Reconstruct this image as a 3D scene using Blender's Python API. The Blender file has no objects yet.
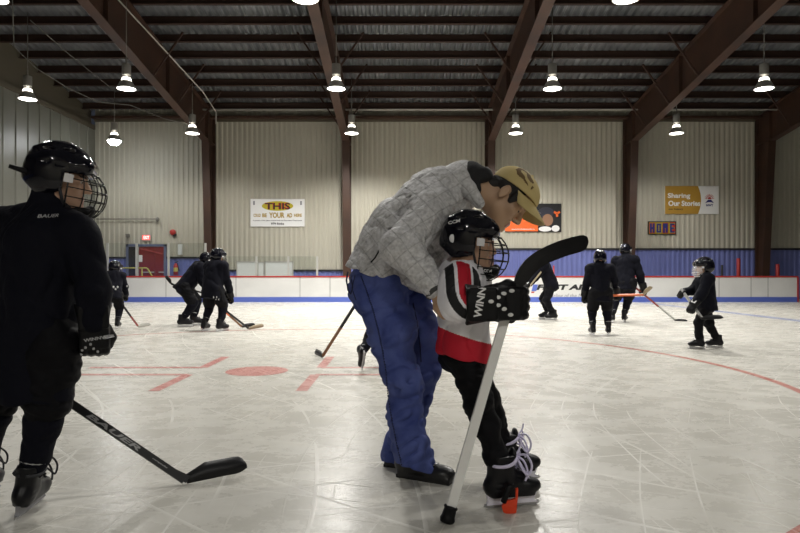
import bpy, bmesh, math, random
import numpy as np
from mathutils import Vector, Matrix

random.seed(7)
FPX, EYE, HY = 620.0, 0.95, 274.0          # focal length in px, eye height, horizon row
COL = bpy.context.scene.collection

def v(*a):
    return np.array(a[0] if len(a) == 1 else a, dtype=float)

def at(px, py, Y):
    """Point of the place seen at (px, py) when it stands Y metres away."""
    return v((px - 400) / FPX * Y, Y, EYE - (py - HY) / FPX * Y)

def unit(a):
    a = v(a); return a / (np.linalg.norm(a) + 1e-12)

def lerp(a, b, t):
    return v(a) * (1 - t) + v(b) * t

def frame(fwd, up):
    """columns: forward, left, up"""
    f = unit(fwd); l = unit(np.cross(v(up), f)); u = np.cross(f, l)
    return np.stack([f, l, u], axis=1)

# ------------------------------------------------------------------ objects
ORG = {}

def tag(o, label=None, cat=None, group=None, kind=None):
    if label: o['label'] = label
    if cat: o['category'] = cat
    if group: o['group'] = group
    if kind: o['kind'] = kind
    return o

def empty(name, loc, label=None, cat=None, group=None):
    o = bpy.data.objects.new(name, None)
    o.location = tuple(loc); COL.objects.link(o); ORG[o.name] = v(loc)
    o.empty_display_size = 0.1
    return tag(o, label, cat, group)

def mesh_obj(name, V, F, mats, mi=None, parent=None, smooth=True, base=None, uvs=None):
    """V world coordinates, F list / array of faces -> one mesh object"""
    V = np.asarray(V, dtype=float)
    if parent is not None:
        org = ORG[parent.name]
    else:
        org = v(base) if base is not None else v((V[:, 0].min() + V[:, 0].max()) / 2, (V[:, 1].min() + V[:, 1].max()) / 2, V[:, 2].min())
    m = bpy.data.meshes.new(name)
    if isinstance(F, np.ndarray):
        n, k = F.shape
        m.vertices.add(len(V)); m.vertices.foreach_set('co', (V - org).astype(np.float32).ravel())
        m.loops.add(n * k); m.loops.foreach_set('vertex_index', F.astype(np.int32).ravel())
        m.polygons.add(n); m.polygons.foreach_set('loop_start', np.arange(0, n * k, k, dtype=np.int32))
        try: m.polygons.foreach_set('loop_total', np.full(n, k, dtype=np.int32))
        except Exception: pass
        m.update(calc_edges=True)
    else:
        m.from_pydata([tuple(p) for p in (V - org)], [], F); m.update()
    if not isinstance(mats, (list, tuple)): mats = [mats]
    for x in mats: m.materials.append(x)
    n = len(m.polygons)
    if mi is not None: m.polygons.foreach_set('material_index', np.asarray(mi, dtype=np.int32))
    sm = np.full(n, bool(smooth)) if not hasattr(smooth, '__len__') else np.asarray(smooth, dtype=bool)
    m.polygons.foreach_set('use_smooth', sm)
    m.validate(); m.update()
    o = bpy.data.objects.new(name, m); COL.objects.link(o)
    if parent is not None:
        o.parent = parent; ORG[o.name] = org
    else:
        o.location = tuple(org); ORG[o.name] = org
    return o

def copy_tree(o, parent=None):
    c = o.copy(); COL.objects.link(c)
    if parent is not None: c.parent = parent
    for ch in list(o.children): copy_tree(ch, c)
    return c

def smooth_path(pts, n=5, closed=False):
    pts = [v(p) for p in pts]; m = len(pts); out = []
    for i in range(m if closed else m - 1):
        g = (lambda k: pts[k % m]) if closed else (lambda k: pts[min(max(k, 0), m - 1)])
        p0, p1, p2, p3 = g(i - 1), g(i), g(i + 1), g(i + 2)
        for j in range(n):
            t = j / n
            out.append(.5 * (2 * p1 + (p2 - p0) * t + (2 * p0 - 5 * p1 + 4 * p2 - p3) * t * t + (3 * p1 - p0 - 3 * p2 + p3) * t ** 3))
    if not closed: out.append(pts[-1])
    return out

class MB:
    """collects shapes; build() makes ONE mesh object"""
    def __init__(s): s.V, s.F, s.M, s.S = [], [], [], []
    def add(s, V, F, mi=0, smooth=False):
        n = len(s.V); s.V += [v(p) for p in V]
        for f in F: s.F.append([i + n for i in f]); s.M.append(mi); s.S.append(smooth)
        return s
    def box(s, lo, hi, mi=0, R=None, c=None):
        lo, hi = v(lo), v(hi)
        P = [v(x, y, z) for x in (lo[0], hi[0]) for y in (lo[1], hi[1]) for z in (lo[2], hi[2])]
        if R is not None: P = [v(c) + R @ p for p in P]
        return s.add(P, [[0, 1, 3, 2], [4, 6, 7, 5], [0, 4, 5, 1], [2, 3, 7, 6], [0, 2, 6, 4], [1, 5, 7, 3]], mi)
    def bar(s, a, b, w, h, up=(0, 0, 1), mi=0):
        """box from a to b; w across, h along up"""
        a, b = v(a), v(b); d = b - a; L = np.linalg.norm(d)
        if abs(np.dot(unit(d), unit(up))) > .99: up = (1, 0, 0)
        R = frame(d, up)
        return s.box((0, -w / 2, -h / 2), (L, w / 2, h / 2), mi, R, a)
    def tube(s, pts, r, n=8, mi=0, closed=False, caps=True, flat=None):
        pts = [v(p) for p in pts]; m = len(pts)
        rs = r if hasattr(r, '__len__') else [r] * m
        rings = []; prev = None
        for i, p in enumerate(pts):
            if closed: t = pts[(i + 1) % m] - pts[i - 1]
            else: t = pts[min(i + 1, m - 1)] - pts[max(i - 1, 0)]
            t = unit(t)
            if prev is None:
                a = v(0, 0, 1) if abs(t[2]) < .9 else v(1, 0, 0)
                prev = unit(np.cross(t, a))
            x = unit(prev - t * np.dot(prev, t)); prev = x; y = np.cross(t, x)
            rings.append([p + rs[i] * (math.cos(2 * math.pi * k / n) * x + math.sin(2 * math.pi * k / n) * y) for k in range(n)])
        V = [q for ring in rings for q in ring]; F = []
        for i in range(m if closed else m - 1):
            j = (i + 1) % m
            for k in range(n):
                k2 = (k + 1) % n
                F.append([i * n + k, i * n + k2, j * n + k2, j * n + k])
        s.add(V, F, mi, True)
        if caps and not closed:
            o = len(s.V) - len(V)
            s.F.append([o + k for k in reversed(range(n))]); s.M.append(mi); s.S.append(False)
            s.F.append([o + (m - 1) * n + k for k in range(n)]); s.M.append(mi); s.S.append(False)
        return s
    def lathe(s, prof, c, n=24, mi=0, R=None, cap=False):
        """prof [(r, z)] about local z at c"""
        R = np.eye(3) if R is None else R
        V = []; F = []
        for (r, z) in prof:
            for k in range(n):
                a = 2 * math.pi * k / n
                V.append(v(c) + R @ v(r * math.cos(a), r * math.sin(a), z))
        for i in range(len(prof) - 1):
            for k in range(n):
                k2 = (k + 1) % n
                F.append([i * n + k, i * n + k2, (i + 1) * n + k2, (i + 1) * n + k])
        if cap:
            F.append(list(reversed(range(n)))); F.append([(len(prof) - 1) * n + k for k in range(n)])
        return s.add(V, F, mi, True)
    def prism(s, poly, axis_o, ex, ey, ez, depth, mi=0):
        """polygon in (ex, ey) at axis_o, extruded +-depth/2 along ez"""
        n = len(poly); o = v(axis_o); ex, ey, ez = v(ex), v(ey), v(ez)
        V = [o + a * ex + b * ey - ez * depth / 2 for a, b in poly] + [o + a * ex + b * ey + ez * depth / 2 for a, b in poly]
        F = [list(reversed(range(n))), [n + i for i in range(n)]]
        for i in range(n): F.append([i, (i + 1) % n, n + (i + 1) % n, n + i])
        return s.add(V, F, mi)
    def ball(s, c, r, n=12, mi=0, R=None):
        r = v(r) if hasattr(r, '__len__') else v(r, r, r)
        R = np.eye(3) if R is None else R
        V = []; F = []; m = n // 2 + 1
        for i in range(m):
            t = math.pi * (i + .001) / (m - 1 + .002)
            for k in range(n):
                a = 2 * math.pi * k / n
                V.append(v(c) + R @ (r * v(math.sin(t) * math.cos(a), math.sin(t) * math.sin(a), math.cos(t))))
        for i in range(m - 1):
            for k in range(n):
                k2 = (k + 1) % n
                F.append([i * n + k, (i + 1) * n + k, (i + 1) * n + k2, i * n + k2])
        return s.add(V, F, mi, True)
    def build(s, name, mats, parent=None, base=None):
        o = mesh_obj(name, s.V, s.F, mats, s.M, parent, s.S, base)
        bm = bmesh.new(); bm.from_mesh(o.data)
        bmesh.ops.recalc_face_normals(bm, faces=bm.faces[:]); bm.to_mesh(o.data); bm.free()
        return o

# ------------------------------------------------------------------ signed-distance sculpting
class Sculpt:
    def __init__(s): s.P = []; s.folds = None; s.post = []
    def cap(s, a, b, ra, rb=None, k=.02, op='+', flat=None):
        rb = ra if rb is None else rb
        s.P.append(('cap', v(a), v(b), ra, rb, k, op, flat)); return s
    def chain(s, pts, rs, k=.01, op='+'):
        for i in range(len(pts) - 1): s.cap(pts[i], pts[i + 1], rs[i], rs[i + 1], k, op)
        return s
    def ell(s, c, r, R=None, k=.02, op='+'):
        r = v(r) if hasattr(r, '__len__') else v(r, r, r)
        s.P.append(('ell', v(c), r, np.eye(3) if R is None else R, None, k, op, None)); return s
    def box(s, c, h, R=None, rnd=.01, k=.01, op='+'):
        s.P.append(('box', v(c), v(h), np.eye(3) if R is None else R, rnd, k, op, None)); return s
    def cut(s, p, n, k=.004):
        """remove what lies on the side n points to"""
        s.P.append(('cut', v(p), unit(n), None, None, k, '-', None)); return s
    def cutin(s, p, n, c, rad, k=.004):
        """plane cut that works only within rad of c"""
        s.P.append(('cut', v(p), unit(n), v(c), rad, k, '-', None)); return s
    def bounds(s, p):
        if p[0] == 'cap':
            a, b, ra, rb = p[1:5]; m = max(ra, rb)
            return np.minimum(a, b) - m, np.maximum(a, b) + m
        if p[0] == 'ell':
            e = np.abs(p[3]) @ p[2]; return p[1] - e, p[1] + e
        e = np.abs(p[3]) @ p[2]; return p[1] - e - p[4], p[1] + e + p[4]
    def mesh(s, res):
        bb = [s.bounds(p) for p in s.P if p[6] == '+']
        lo = np.min([b[0] for b in bb], axis=0) - .02 - 2 * res; hi = np.max([b[1] for b in bb], axis=0) + .02 + 2 * res
        n = np.ceil((hi - lo) / res).astype(int) + 1
        D = np.full(n, .2, dtype=np.float32)
        ax = [(lo[i] + res * np.arange(n[i])).astype(np.float32) for i in range(3)]
        for p in s.P:
            k = p[5]
            if p[0] == 'cut' and p[3] is None:
                i0 = np.zeros(3, int); i1 = n
            else:
                if p[0] == 'cut': l, h = p[3] - p[4], p[3] + p[4]
                else: l, h = s.bounds(p)
                m = 1.0 * k + 3 * res
                i0 = np.clip(np.floor((l - m - lo) / res).astype(int), 0, n); i1 = np.clip(np.ceil((h + m - lo) / res).astype(int) + 1, 0, n)
                if np.any(i1 <= i0): continue
            sl = tuple(slice(i0[i], i1[i]) for i in range(3))
            X = ax[0][sl[0]][:, None, None]; Y = ax[1][sl[1]][None, :, None]; Z = ax[2][sl[2]][None, None, :]
            if p[0] == 'cap':
                a, b, ra, rb, flat = p[1], p[2], p[3], p[4], p[7]
                x, y, z = X - a[0], Y - a[1], Z - a[2]; d = b - a
                if flat is not None:
                    fn, ff = unit(flat[0]), 1 / flat[1] - 1
                    q = (x * fn[0] + y * fn[1] + z * fn[2]) * ff
                    x, y, z = x + fn[0] * q, y + fn[1] * q, z + fn[2] * q
                    d = d + fn * np.dot(d, fn) * ff
                t = np.clip((x * d[0] + y * d[1] + z * d[2]) / (np.dot(d, d) + 1e-12), 0, 1)
                q = np.sqrt((x - t * d[0]) ** 2 + (y - t * d[1]) ** 2 + (z - t * d[2]) ** 2) - (ra + (rb - ra) * t)
                if flat is not None: q = q * min(1, flat[1])
            elif p[0] == 'cut':
                q = (X - p[1][0]) * p[2][0] + (Y - p[1][1]) * p[2][1] + (Z - p[1][2]) * p[2][2]
                q = -q
            else:
                c, r, R = p[1], p[2], p[3]
                x, y, z = X - c[0], Y - c[1], Z - c[2]
                L = [x * R[0, j] + y * R[1, j] + z * R[2, j] for j in range(3)]
                if p[0] == 'ell':
                    k0 = np.sqrt(sum((L[j] / r[j]) ** 2 for j in range(3))); k1 = np.sqrt(sum((L[j] / r[j] ** 2) ** 2 for j in range(3)))
                    q = k0 * (k0 - 1) / np.maximum(k1, 1e-6)
                else:
                    Q = [np.abs(L[j]) - r[j] for j in range(3)]
                    q = np.sqrt(sum(np.maximum(Q[j], 0) ** 2 for j in range(3))) + np.minimum(np.maximum(np.maximum(Q[0], Q[1]), Q[2]), 0) - p[4]
            B = D[sl]; q = np.broadcast_to(q, B.shape)
            if p[6] == '+':
                h = np.maximum(k - np.abs(B - q), 0) / k
                D[sl] = np.minimum(B, q) - h * h * k * .25
            else:
                q = -q; h = np.maximum(k - np.abs(B - q), 0) / k
                D[sl] = np.maximum(B, q) + h * h * k * .25
        if s.folds is not None:
            for (amp, fn) in s.folds:
                I = np.argwhere(np.abs(D) < max(3 * res, amp * 1.6)); W = lo + res * I
                D[I[:, 0], I[:, 1], I[:, 2]] += (amp * fn(W)).astype(np.float32)
        return nets(D, lo, res)

def nets(D, lo, res):
    D[0], D[-1] = .1, .1; D[:, 0], D[:, -1] = .1, .1; D[:, :, 0], D[:, :, -1] = .1, .1
    S = D < 0
    c = np.zeros(np.array(S.shape) - 1, np.int8)
    for i in (0, 1):
        for j in (0, 1):
            for k in (0, 1):
                c += S[i:S.shape[0] - 1 + i, j:S.shape[1] - 1 + j, k:S.shape[2] - 1 + k]
    mix = (c > 0) & (c < 8)
    cells = np.argwhere(mix); idx = np.full(mix.shape, -1, np.int64); idx[mix] = np.arange(len(cells))
    pos = np.zeros((len(cells), 3)); cnt = np.zeros(len(cells))
    cor = [(i, j, k) for i in (0, 1) for j in (0, 1) for k in (0, 1)]
    val = {q: D[cells[:, 0] + q[0], cells[:, 1] + q[1], cells[:, 2] + q[2]] for q in cor}
    for a in cor:
        for ax in range(3):
            if a[ax] == 0:
                b = list(a); b[ax] = 1; b = tuple(b)
                da, db = val[a], val[b]; m = (da < 0) != (db < 0)
                t = np.where(m, da / np.where(m, da - db, 1), 0)
                pt = np.tile(np.array(a, float), (len(cells), 1)); pt[:, ax] = t
                pos[m] += pt[m]; cnt[m] += 1
    V = lo + res * (cells + pos / np.maximum(cnt, 1)[:, None])
    Q = []
    for ax in range(3):
        u, w = [(1, 2), (2, 0), (0, 1)][ax]
        s0 = [slice(1, -1)] * 3; s1 = [slice(1, -1)] * 3
        s0[ax] = slice(0, -1); s1[ax] = slice(1, None)
        A, B = S[tuple(s0)], S[tuple(s1)]
        for sign in (True, False):
            E = np.argwhere((A != B) & (A == sign))
            if not len(E): continue
            off = np.array([1, 1, 1]); off[ax] = 0; E = E + off
            def cell(du, dw):
                e = E.copy(); e[:, u] += du; e[:, w] += dw
                return idx[e[:, 0], e[:, 1], e[:, 2]]
            q = np.stack([cell(-1, -1), cell(0, -1), cell(0, 0), cell(-1, 0)], axis=1)
            Q.append(q if sign else q[:, ::-1])
    return V, np.concatenate(Q)

def ripple(seed, freq, stretch=(1, 1, 1), sharp=False, n=7):
    r = np.random.RandomState(seed)
    K = r.normal(size=(n, 3)) * freq * v(stretch); ph = r.uniform(0, 6.28, n); WK = r.normal(size=(3, 3)) * freq * .35
    def f(W):
        Wp = W + .25 / freq * 3 * np.sin(W @ WK + ph[:3])
        o = np.zeros(len(W))
        for i in range(n): o += np.sin(Wp @ K[i] + ph[i])
        o /= math.sqrt(n)
        return (1 - 2 * np.abs(np.tanh(o))) if sharp else o * .7
    return f

def sculpt_obj(name, sc, res, mats, parent=None, paint=None, base=None):
    V, F = sc.mesh(res)
    mi = None
    if paint is not None:
        C = V[F].mean(axis=1); mi = paint(C)
    return mesh_obj(name, V, F, mats, mi, parent, True, base)

# ------------------------------------------------------------------ lettering
def text_mesh(body, shear=0.0, bold=0.0, spacing=1.0):
    cu = bpy.data.curves.new('t', 'FONT'); cu.body = body; cu.shear = shear; cu.offset = bold; cu.size = 1; cu.space_character = spacing
    cu.resolution_u = 3
    o = bpy.data.objects.new('t', cu); COL.objects.link(o)
    dg = bpy.context.evaluated_depsgraph_get(); dg.update()
    m = bpy.data.meshes.new_from_object(o.evaluated_get(dg))
    V = np.array([p.co[:] for p in m.vertices]); F = [list(p.vertices) for p in m.polygons]
    bpy.data.objects.remove(o); bpy.data.curves.remove(cu); bpy.data.meshes.remove(m)
    return V, F

def lettering(name, body, centre, w, h, ex, ey, mat, parent, shear=0.0, bold=0.0, lift=.002, spacing=1.0, bend=None):
    """flat letters fitted to a w x h field at centre; ex, ey text directions"""
    V, F = text_mesh(body, shear, bold, spacing)
    lo, hi = V.min(0), V.max(0); ex, ey = unit(ex), unit(ey); ez = np.cross(ex, ey)
    u = ((V[:, 0] - lo[0]) / (hi[0] - lo[0]) - .5) * w; t = ((V[:, 1] - lo[1]) / (hi[1] - lo[1]) - .5) * h
    zz = np.full(len(u), lift)
    if bend is not None: zz = zz - bend(u, t)
    W = v(centre) + u[:, None] * ex + t[:, None] * ey + zz[:, None] * ez
    return mesh_obj(name, W, F, mat, None, parent, False)
EXPO = 0.4
# ------------------------------------------------------------------ materials
def nt(m): return m.node_tree.nodes, m.node_tree.links

def mat(name, col, rough=.6, metal=0.0, spec=.5, bump=None, var=None, coat=0.0, emit=None, sheen=0.0):
    m = bpy.data.materials.new(name); m.use_nodes = True
    N, L = nt(m); b = N['Principled BSDF']
    b.inputs['Base Color'].default_value = (*col, 1); b.inputs['Roughness'].default_value = rough
    b.inputs['Metallic'].default_value = metal; b.inputs['Specular IOR Level'].default_value = spec
    b.inputs['Coat Weight'].default_value = coat; b.inputs['Coat Roughness'].default_value = .08
    b.inputs['Sheen Weight'].default_value = sheen
    if emit: b.inputs['Emission Color'].default_value = (*emit[0], 1); b.inputs['Emission Strength'].default_value = emit[1]
    if bump or var:
        tc = N.new('ShaderNodeTexCoord')
    if bump:      # (scale, strength, distance)
        n = N.new('ShaderNodeTexNoise'); n.inputs['Scale'].default_value = bump[0]; n.inputs['Detail'].default_value = 5
        L.new(tc.outputs['Object'], n.inputs['Vector'])
        bp = N.new('ShaderNodeBump'); bp.inputs['Strength'].default_value = bump[1]; bp.inputs['Distance'].default_value = bump[2]
        L.new(n.outputs['Fac'], bp.inputs['Height']); L.new(bp.outputs['Normal'], b.inputs['Normal'])
    if var:       # (scale, second colour)
        n = N.new('ShaderNodeTexNoise'); n.inputs['Scale'].default_value = var[0]; n.inputs['Detail'].default_value = 4
        L.new(tc.outputs['Object'], n.inputs['Vector'])
        r = N.new('ShaderNodeMapRange'); r.inputs['From Min'].default_value = .35; r.inputs['From Max'].default_value = .65
        L.new(n.outputs['Fac'], r.inputs['Value'])
        x = N.new('ShaderNodeMix'); x.data_type = 'RGBA'
        x.inputs[6].default_value = (*col, 1); x.inputs[7].default_value = (*var[1], 1)
        L.new(r.outputs['Result'], x.inputs[0]); L.new(x.outputs[2], b.inputs['Base Color'])
    return m

def ice_mat(name, col, col2):
    m = bpy.data.materials.new(name); m.use_nodes = True
    N, L = nt(m); b = N['Principled BSDF']
    geo = N.new('ShaderNodeNewGeometry')
    def noise(scale, detail=4, vec=None, rough=.5):
        n = N.new('ShaderNodeTexNoise'); n.inputs['Scale'].default_value = scale; n.inputs['Detail'].default_value = detail
        n.inputs['Roughness'].default_value = rough
        L.new(vec or geo.outputs['Position'], n.inputs['Vector']); return n.outputs['Fac']
    def mapr(s, a, c, lo=0, hi=1):
        r = N.new('ShaderNodeMapRange'); r.inputs['From Min'].default_value = a; r.inputs['From Max'].default_value = c
        r.inputs['To Min'].default_value = lo; r.inputs['To Max'].default_value = hi
        L.new(s, r.inputs['Value']); return r.outputs['Result']
    def op(o, a, c):
        x = N.new('ShaderNodeMath'); x.operation = o
        for i, q in enumerate((a, c)):
            if isinstance(q, (int, float)): x.inputs[i].default_value = q
            else: L.new(q, x.inputs[i])
        return x.outputs[0]
    # skate cuts: rings of large warped circles give long thin curved lines
    cuts = None
    for (cx, cy, sc, warp, w) in ((3, -6, .9, 2.2, .055), (-7, 2, .75, 3.0, .05), (9, 14, .6, 2.6, .045), (-2, 19, 1.1, 1.8, .045), (14, -2, 1.3, 1.2, .035), (-4, -9, 1.7, 1.6, .05), (6, 3, 1.5, 2.4, .05)):
        mp = N.new('ShaderNodeMapping'); mp.inputs['Location'].default_value = (-cx, -cy, 0)
        L.new(geo.outputs['Position'], mp.inputs['Vector'])
        wv = N.new('ShaderNodeTexWave'); wv.wave_type = 'RINGS'; wv.rings_direction = 'Z'; wv.wave_profile = 'SAW'
        wv.inputs['Scale'].default_value = sc; wv.inputs['Distortion'].default_value = warp
        wv.inputs['Detail'].default_value = 1.5; wv.inputs['Detail Scale'].default_value = .35
        L.new(mp.outputs[0], wv.inputs['Vector'])
        line = mapr(wv.outputs['Fac'], w, 0, 0, 1)
        gate = mapr(noise(.55 + sc * .3, 2, mp.outputs[0]), .46, .58)
        line = op('MULTIPLY', line, gate)
        cuts = line if cuts is None else op('MAXIMUM', cuts, line)
    # scuffed, streaky snow
    mp = N.new('ShaderNodeMapping'); mp.inputs['Scale'].default_value = (.9, 1.1, 1); mp.inputs['Rotation'].default_value = (0, 0, .5)
    L.new(geo.outputs['Position'], mp.inputs['Vector'])
    streak = noise(3.4, 8, mp.outputs[0], .65)
    fine = noise(38, 4)
    snow = mapr(op('ADD', streak, op('MULTIPLY', fine, .22)), .5, .78)
    snow = op('MAXIMUM', op('MULTIPLY', snow, .32), op('MULTIPLY', cuts, .85))
    x = N.new('ShaderNodeMix'); x.data_type = 'RGBA'; x.inputs[6].default_value = (*col, 1); x.inputs[7].default_value = (*col2, 1)
    L.new(snow, x.inputs[0]); L.new(x.outputs[2], b.inputs['Base Color'])
    L.new(mapr(snow, 0, 1, .24, .5), b.inputs['Roughness'])
    b.inputs['Specular IOR Level'].default_value = .3; b.inputs['IOR'].default_value = 1.31
    bp = N.new('ShaderNodeBump'); bp.inputs['Strength'].default_value = .35; bp.inputs['Distance'].default_value = .004
    L.new(op('ADD', op('MULTIPLY', streak, 1.2), op('ADD', op('MULTIPLY', cuts, .5), op('MULTIPLY', fine, .25))), bp.inputs['Height']); L.new(bp.outputs['Normal'], b.inputs['Normal'])
    return m

M = {}
M['ice'] = ice_mat('ice', (.52, .505, .455), (.74, .73, .68))
M['ice_red'] = ice_mat('ice_red', (.50, .21, .19), (.62, .40, .36))
M['ice_thinred'] = ice_mat('ice_thinred', (.44, .17, .14), (.56, .34, .30))
M['ice_blue'] = ice_mat('ice_blue', (.27, .30, .44), (.50, .52, .60))
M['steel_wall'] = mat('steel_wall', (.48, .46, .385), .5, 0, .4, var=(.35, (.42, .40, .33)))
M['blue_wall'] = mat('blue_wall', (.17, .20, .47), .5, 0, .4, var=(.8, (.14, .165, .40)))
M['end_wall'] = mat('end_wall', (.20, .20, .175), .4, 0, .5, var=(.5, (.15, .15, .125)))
M['dark_gable'] = mat('dark_gable', (.10, .085, .06), .8)
M['black_strip'] = mat('black_strip', (.015, .015, .02), .6)
M['brown_steel'] = mat('brown_steel', (.060, .029, .018), .55, 0, .4, var=(1.2, (.040, .021, .015)))
M['roof'] = mat('roof', (.36, .37, .39), .34, .6, .5, var=(.6, (.22, .23, .245)))
M['purlin'] = mat('purlin', (.045, .024, .018), .7, 0, .3)
M['pipe'] = mat('pipe', (.42, .40, .37), .5)
M['cable'] = mat('cable', (.16, .155, .14), .6)
M['board'] = mat('board', (.74, .74, .73), .38, 0, .5, var=(.9, (.66, .66, .65)))
M['seam'] = mat('seam', (.33, .33, .33), .6)
M['cap_red'] = mat('cap_red', (.42, .03, .025), .4)
M['kick_blue'] = mat('kick_blue', (.09, .14, .50), .45)
M['lamp_metal'] = mat('lamp_metal', (.34, .33, .31), .4, .5)
M['lamp_refl'] = mat('lamp_refl', (.55, .54, .50), .35, .6)
M['lens'] = mat('lens', (.9, .9, .85), .3, emit=((1, .97, .88), 9))
M['lens_hot'] = mat('lens_hot', (.9, .9, .9), .3, emit=((.95, .98, 1), 70))
M['glow'] = mat('glow', (.9, .9, .8), .3, emit=((1, .95, .82), 5))
M['white_panel'] = mat('white_panel', (.66, .67, .66), .45)
M['sign_white'] = mat('sign_white', (.78, .78, .78), .5)
M['ochre'] = mat('ochre', (.42, .24, .035), .5)
M['olive_yellow'] = mat('olive_yellow', (.50, .42, .02), .5)
M['gold_ink'] = mat('gold_ink', (.36, .23, .01), .5)
M['red_ink'] = mat('red_ink', (.45, .03, .02), .5)
M['black_ink'] = mat('black_ink', (.012, .012, .014), .5)
M['navy_ink'] = mat('navy_ink', (.02, .025, .16), .5)
M['seam_dark'] = mat('seam_dark', (.035, .035, .05), .4)
M['grey_ink'] = mat('grey_ink', (.26, .26, .28), .5)
M['orange'] = mat('orange', (.75, .13, .02), .5)
M['skin_ink'] = mat('skin_ink', (.28, .15, .09), .5)
M['door_red'] = mat('door_red', (.20, .022, .022), .5)
M['frame_blue'] = mat('frame_blue', (.13, .15, .24), .5)
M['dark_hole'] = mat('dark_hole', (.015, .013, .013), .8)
M['yellow_rail'] = mat('yellow_rail', (.46, .42, .10), .5)
M['post_red'] = mat('post_red', (.33, .02, .02), .5)
M['exit_glow'] = mat('exit_glow', (.7, .06, .06), .5, emit=((1, .10, .08), 1.1))
M['exit_text'] = mat('exit_text', (.9, .8, .8), .5, emit=((1, .75, .7), 1.2))
M['post_alu'] = mat('post_alu', (.5, .5, .48), .4, .3)
g = bpy.data.materials.new('rink_glass'); g.use_nodes = True
N_, L_ = nt(g); N_.remove(N_['Principled BSDF'])
tr = N_.new('ShaderNodeBsdfTransparent'); tr.inputs[0].default_value = (.93, .95, .94, 1)
gl = N_.new('ShaderNodeBsdfGlossy'); gl.inputs['Roughness'].default_value = .12
mx = N_.new('ShaderNodeMixShader'); mx.inputs[0].default_value = .045
L_.new(tr.outputs[0], mx.inputs[1]); L_.new(gl.outputs[0], mx.inputs[2]); L_.new(mx.outputs[0], N_['Material Output'].inputs[0])
M['glass'] = g

# ------------------------------------------------------------------ room shell
WY, BY = 23.8, 21.0                     # far wall, far boards
XL, XR, YB = -11.7, 21.0, -7.0          # end walls, wall behind
SLOPE = .145
def roof_z(Y): return 6.98 + SLOPE * (WY - Y)   # underside of the purlins
COLX = [-7.18, -2.0, 3.38, 8.66, 13.72]

def struct(o): o['kind'] = 'structure'; return o

b = MB(); b.box((XL - .5, YB - .5, -.3), (XR + .5, WY + .5, 0))
floor = struct(b.build('floor', M['ice'], base=(0, 8, 0)))

def ribbed(a, bb, zs, pitch, depth, normal, mats_z, prof=((0, 0), (.35, 0), (.5, 1), (.85, 1))):
    """ribbed sheet from a to bb (xy), rows zs; mats_z gives the material of each row"""
    a, bb = v(*a, 0), v(*bb, 0); L = np.linalg.norm(bb - a); d = (bb - a) / L; n = v(*normal, 0)
    T = []; i = 0
    while i * pitch < L:
        for (t, h) in prof:
            s_ = (i + t) * pitch
            if s_ <= L: T.append((s_, h * depth))
        i += 1
    T.append((L, 0))
    V = []; F = []; mi = []; k = len(T)
    for z in zs:
        for (s_, h) in T: V.append(a + d * s_ + n * h + v(0, 0, z))
    for r in range(len(zs) - 1):
        for i in range(k - 1):
            F.append([r * k + i, r * k + i + 1, (r + 1) * k + i + 1, (r + 1) * k + i]); mi.append(mats_z[r])
    return V, F, mi

wb = MB()
edges = [XL] + COLX + [XR]
tops = [1.56, 1.07, 1.35, 1.89, 1.89, 1.89]
for i in range(len(edges) - 1):
    V, F, mi = ribbed((edges[i], WY), (edges[i + 1], WY), (0, tops[i], 7.6), .19, .028, (0, -1), (1, 0))
    n = len(wb.V); wb.V += V; wb.F += [[q + n for q in f] for f in F]; wb.M += mi; wb.S += [False] * len(F)
wall_back = struct(wb.build('wall_back', [M['steel_wall'], M['blue_wall']], base=(0, WY, 0)))
for i in range(len(edges) - 1):
    t = MB().box((edges[i] + .05, WY - .06, tops[i] - .02), (edges[i + 1] - .05, WY - .029, tops[i] + .05))
    struct(t.build('trim_%d' % (i + 1), M['black_strip']))
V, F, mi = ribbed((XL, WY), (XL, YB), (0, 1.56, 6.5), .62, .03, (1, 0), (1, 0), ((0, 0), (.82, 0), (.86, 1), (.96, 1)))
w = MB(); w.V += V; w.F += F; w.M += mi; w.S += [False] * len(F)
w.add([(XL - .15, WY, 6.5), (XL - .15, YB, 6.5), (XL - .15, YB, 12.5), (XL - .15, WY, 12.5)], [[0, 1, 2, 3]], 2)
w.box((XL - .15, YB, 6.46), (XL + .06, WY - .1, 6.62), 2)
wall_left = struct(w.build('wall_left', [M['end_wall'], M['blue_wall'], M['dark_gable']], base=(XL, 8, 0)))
w = MB().box((XR, YB, 0), (XR + .1, WY, 12.5)); struct(w.build('wall_right', M['end_wall']))
w = MB().box((XL, YB - .1, 0), (XR, YB, 12.5)); struct(w.build('wall_front', M['steel_wall']))

# roof sheet with purlins
RIDGE = 4.0
PD = .25
roof = MB(); V = []; F = []
xs = []
x = XL - .15
while x < XR:
    for (t, h) in ((0, 0), (.3, 0), (.5, .07), (.8, .07)): xs.append((x + t * .23, h))
    x += .23
rows = [WY + .05, RIDGE, YB - .1]
for Y in rows:
    zz = roof_z(Y) if Y >= RIDGE else roof_z(RIDGE) - SLOPE * (RIDGE - Y)
    for (xx, h) in xs: V.append((xx, Y, zz + PD + h))
k = len(xs)
for r in range(2):
    for i in range(k - 1): F.append([r * k + i, r * k + i + 1, (r + 1) * k + i + 1, (r + 1) * k + i])
roof.add(V, F, 0)
ceiling = struct(roof.build('ceiling', M['roof'], base=(0, RIDGE, 9)))
Y = WY - .72
while Y > RIDGE + .5:
    p = MB(); z = roof_z(Y); xr = XR - .05
    p.box((XL - .1, Y - .012, z), (xr, Y + .012, z + PD - .004))          # Z-shaped purlin: web and two flanges
    p.box((XL - .1, Y - .10, z), (xr, Y + .012, z + .014)); p.box((XL - .1, Y - .012, z + PD - .02), (xr, Y + .10, z + PD - .006))
    p.build('purlin', M['purlin'], ceiling)
    Y -= .955

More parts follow.
